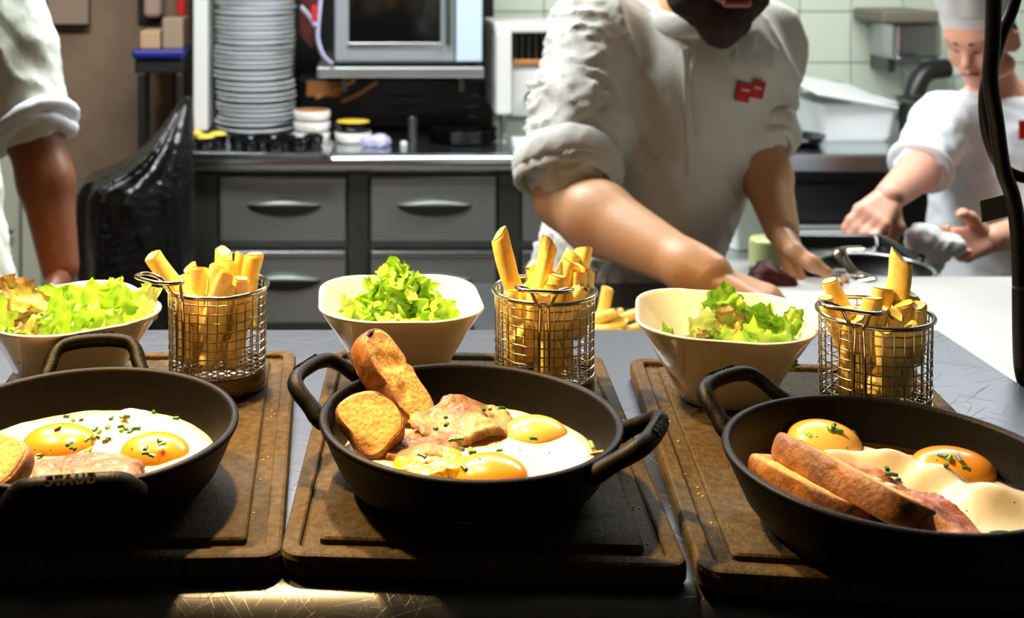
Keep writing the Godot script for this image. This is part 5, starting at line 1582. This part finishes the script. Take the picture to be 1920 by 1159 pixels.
	lp.skin([[hat.call(-0.018, -0.060, 0.092), hat.call(0.018, -0.060, 0.092), 0.006, 0.006]], 0.003, 0.004)
	part("lips", lp, M.lips, t).position = o
	tr = MB.new()
	for q in [[1830, 1850], [1940, 1910]]:
		tr.skin([[P(q[1], 620, 3.25), Vector3(P(q[0], 0, 3.25).x, 0.10, -3.25), 0.10, 0.07]], 0.025, 0.03)
	part("trousers", tr, M.trousers, t).position = o
	sh = MB.new()
	for q in [1830, 1940]:
		sh.skin([[Vector3(P(q, 0, 3.25).x, 0.045, -3.28), Vector3(P(q, 0, 3.25).x, 0.04, -3.10), 0.045, 0.038]], 0.012, 0.02)
	part("shoes", sh, M.black, t).position = o
	# cloth in that hand
	var cl := MB.new()
	cl.skin([[P(1730, 445, 2.72), P(1790, 460, 2.70), 0.026, 0.022], [P(1730, 445, 2.72), P(1712, 456, 2.73), 0.022, 0.018], [P(1760, 470, 2.72), P(1752, 500, 2.74), 0.022, 0.02]], 0.008, 0.03)
	folds(cl, 0.005, 1500, 2500, 1500)
	single("folded_cloth", cl, M.cloth_white, "white folded cloth held by the person in the white hat", "cloth")

	# ================= person at the left, only an arm in view
	t = thing("person", "person with bare forearm and rolled white sleeve beside the pale door", "person", P(-160, 0, 2.25) * Vector3(1, 0, 1))
	o = -t.position
	var e3 := P(62, 250, 2.12)
	var w3 := P(112, 500, 2.06)
	body = MB.new()
	body.skin([[P(-150, 60, 2.25), P(-150, 560, 2.25), 0.12, 0.13], [P(-180, 560, 2.25), Vector3(P(-190, 0, 2.25).x, 0.08, -2.25), 0.085, 0.05], [P(-100, 560, 2.25), Vector3(P(-70, 0, 2.25).x, 0.08, -2.25), 0.085, 0.05], [P(-150, 40, 2.25), P(-30, -20, 2.2), 0.06, 0.055], [P(-30, -20, 2.2), e3, 0.055, 0.05], [P(-150, 40, 2.25), P(-270, -10, 2.3), 0.06, 0.05], [P(-270, -10, 2.3), P(-310, 260, 2.3), 0.05, 0.045], [P(-310, 260, 2.3), P(-290, 480, 2.2), 0.045, 0.03], [P(-150, -10, 2.24), P(-150, -70, 2.2), 0.058, 0.056]], 0.018, 0.04)
	body.skin([[P(40, 160, 2.15), e3, 0.05, 0.048], [e3, P(86, 340, 2.1), 0.05, 0.048], [P(86, 340, 2.1), w3, 0.048, 0.034]], 0.008, 0.02)
	body.skin(hand_bones(w3, Vector3(0.1, -0.95, 0.2), Vector3(-0.9, 0, 0.3), Vector3(0.3, 0, 1), [0.3, 0.32, 0.35, 0.4], 0.5), 0.004, 0.012)
	body.skin(hand_bones(P(-290, 480, 2.2), Vector3(0.1, -0.9, 0.4), Vector3(0.9, 0, 0.3), Vector3(-0.3, 0, 1), [0.3, 0.32, 0.35, 0.4], 0.5), 0.005, 0.012)
	body.skin(head_bones(P(-150, -165, 2.17), Vector3(0.3, -0.3, 0.9), Vector3.UP), 0.008, 0.02)
	part("body", body, M.skin_dark, t).position = o
	jk = MB.new()
	jk.skin([[P(-260, 20, 2.28), P(-40, 0, 2.22), 0.10, 0.10], [P(-160, 100, 2.25), P(-165, 380, 2.25), 0.155, 0.15], [P(-165, 380, 2.25), P(-135, 600, 2.22), 0.155, 0.17], [P(-30, -40, 2.2), P(10, 90, 2.17), 0.092, 0.084], [P(10, 90, 2.17), P(52, 218, 2.13), 0.083, 0.072], [P(-275, -10, 2.3), P(-305, 220, 2.3), 0.08, 0.07]], 0.010, 0.035)
	folds(jk, 0.006, 900, 700, 900)
	part("jacket", jk, M.jacket_pale, t, "pale cook's jacket").position = o
	cu = MB.new()
	ax = (P(70, 290, 2.1) - P(25, 120, 2.15)).normalized()
	bs = frame(ax, Vector3(0, 0, 1))
	for ly in 2:
		ring = []
		for j in 40:
			var a := TAU * j / 40
			ring.append(P(56, 230 + ly * 22, 2.125) + (bs.x * cos(a) + bs.z * sin(a)) * (0.069 - 0.003 * ly) + ax * 0.010 * sin(a * 2 + ly))
		cu.tube(ring, 0.019, 10, true, 0.014, ax)
	folds(cu, 0.003, 1500, 1500, 1500)
	part("rolled_cuff", cu, M.jacket_white, t).position = o
	hr = MB.new()
	hr.skin([[P(-150, -195, 2.19), P(-150, -190, 2.2), 0.10, 0.10]], 0.015, 0.02)
	part("hair", hr, M.hair, t).position = o
	tr = MB.new()
	for q in [[-190, -180], [-70, -100]]:
		tr.skin([[P(q[1], 560, 2.25), Vector3(P(q[0], 0, 2.25).x, 0.10, -2.25), 0.11, 0.075]], 0.025, 0.03)
	part("trousers", tr, M.trousers, t).position = o
	sh = MB.new()
	for q in [-190, -70]:
		sh.skin([[Vector3(P(q, 0, 2.25).x, 0.045, -2.28), Vector3(P(q, 0, 2.25).x, 0.04, -2.09), 0.045, 0.038]], 0.012, 0.02)
	part("shoes", sh, M.black, t).position = o

func hand_mid(w: Vector3, dir: Vector3) -> Vector3:
	return w + dir.normalized() * 0.085 + Vector3(0.02, 0, 0.02)

# point (or normal) of a mesh nearest the camera along that line of sight
func surf(mb: MB, px: float, py: float, want_normal := false) -> Vector3:
	var best := 1e9
	var at := 0
	for k in mb.v.size():
		var p := mb.v[k]
		var d := -p.z
		var q := Vector2(690.0 + p.x * 2200.0 / d - px, (CAM_Y - p.y) * 2200.0 / d - 85.0 - py)
		var s := d + q.length_squared() * 0.002
		if s < best:
			best = s; at = k
	if want_normal: return mb.normals()[at]
	return mb.v[at]
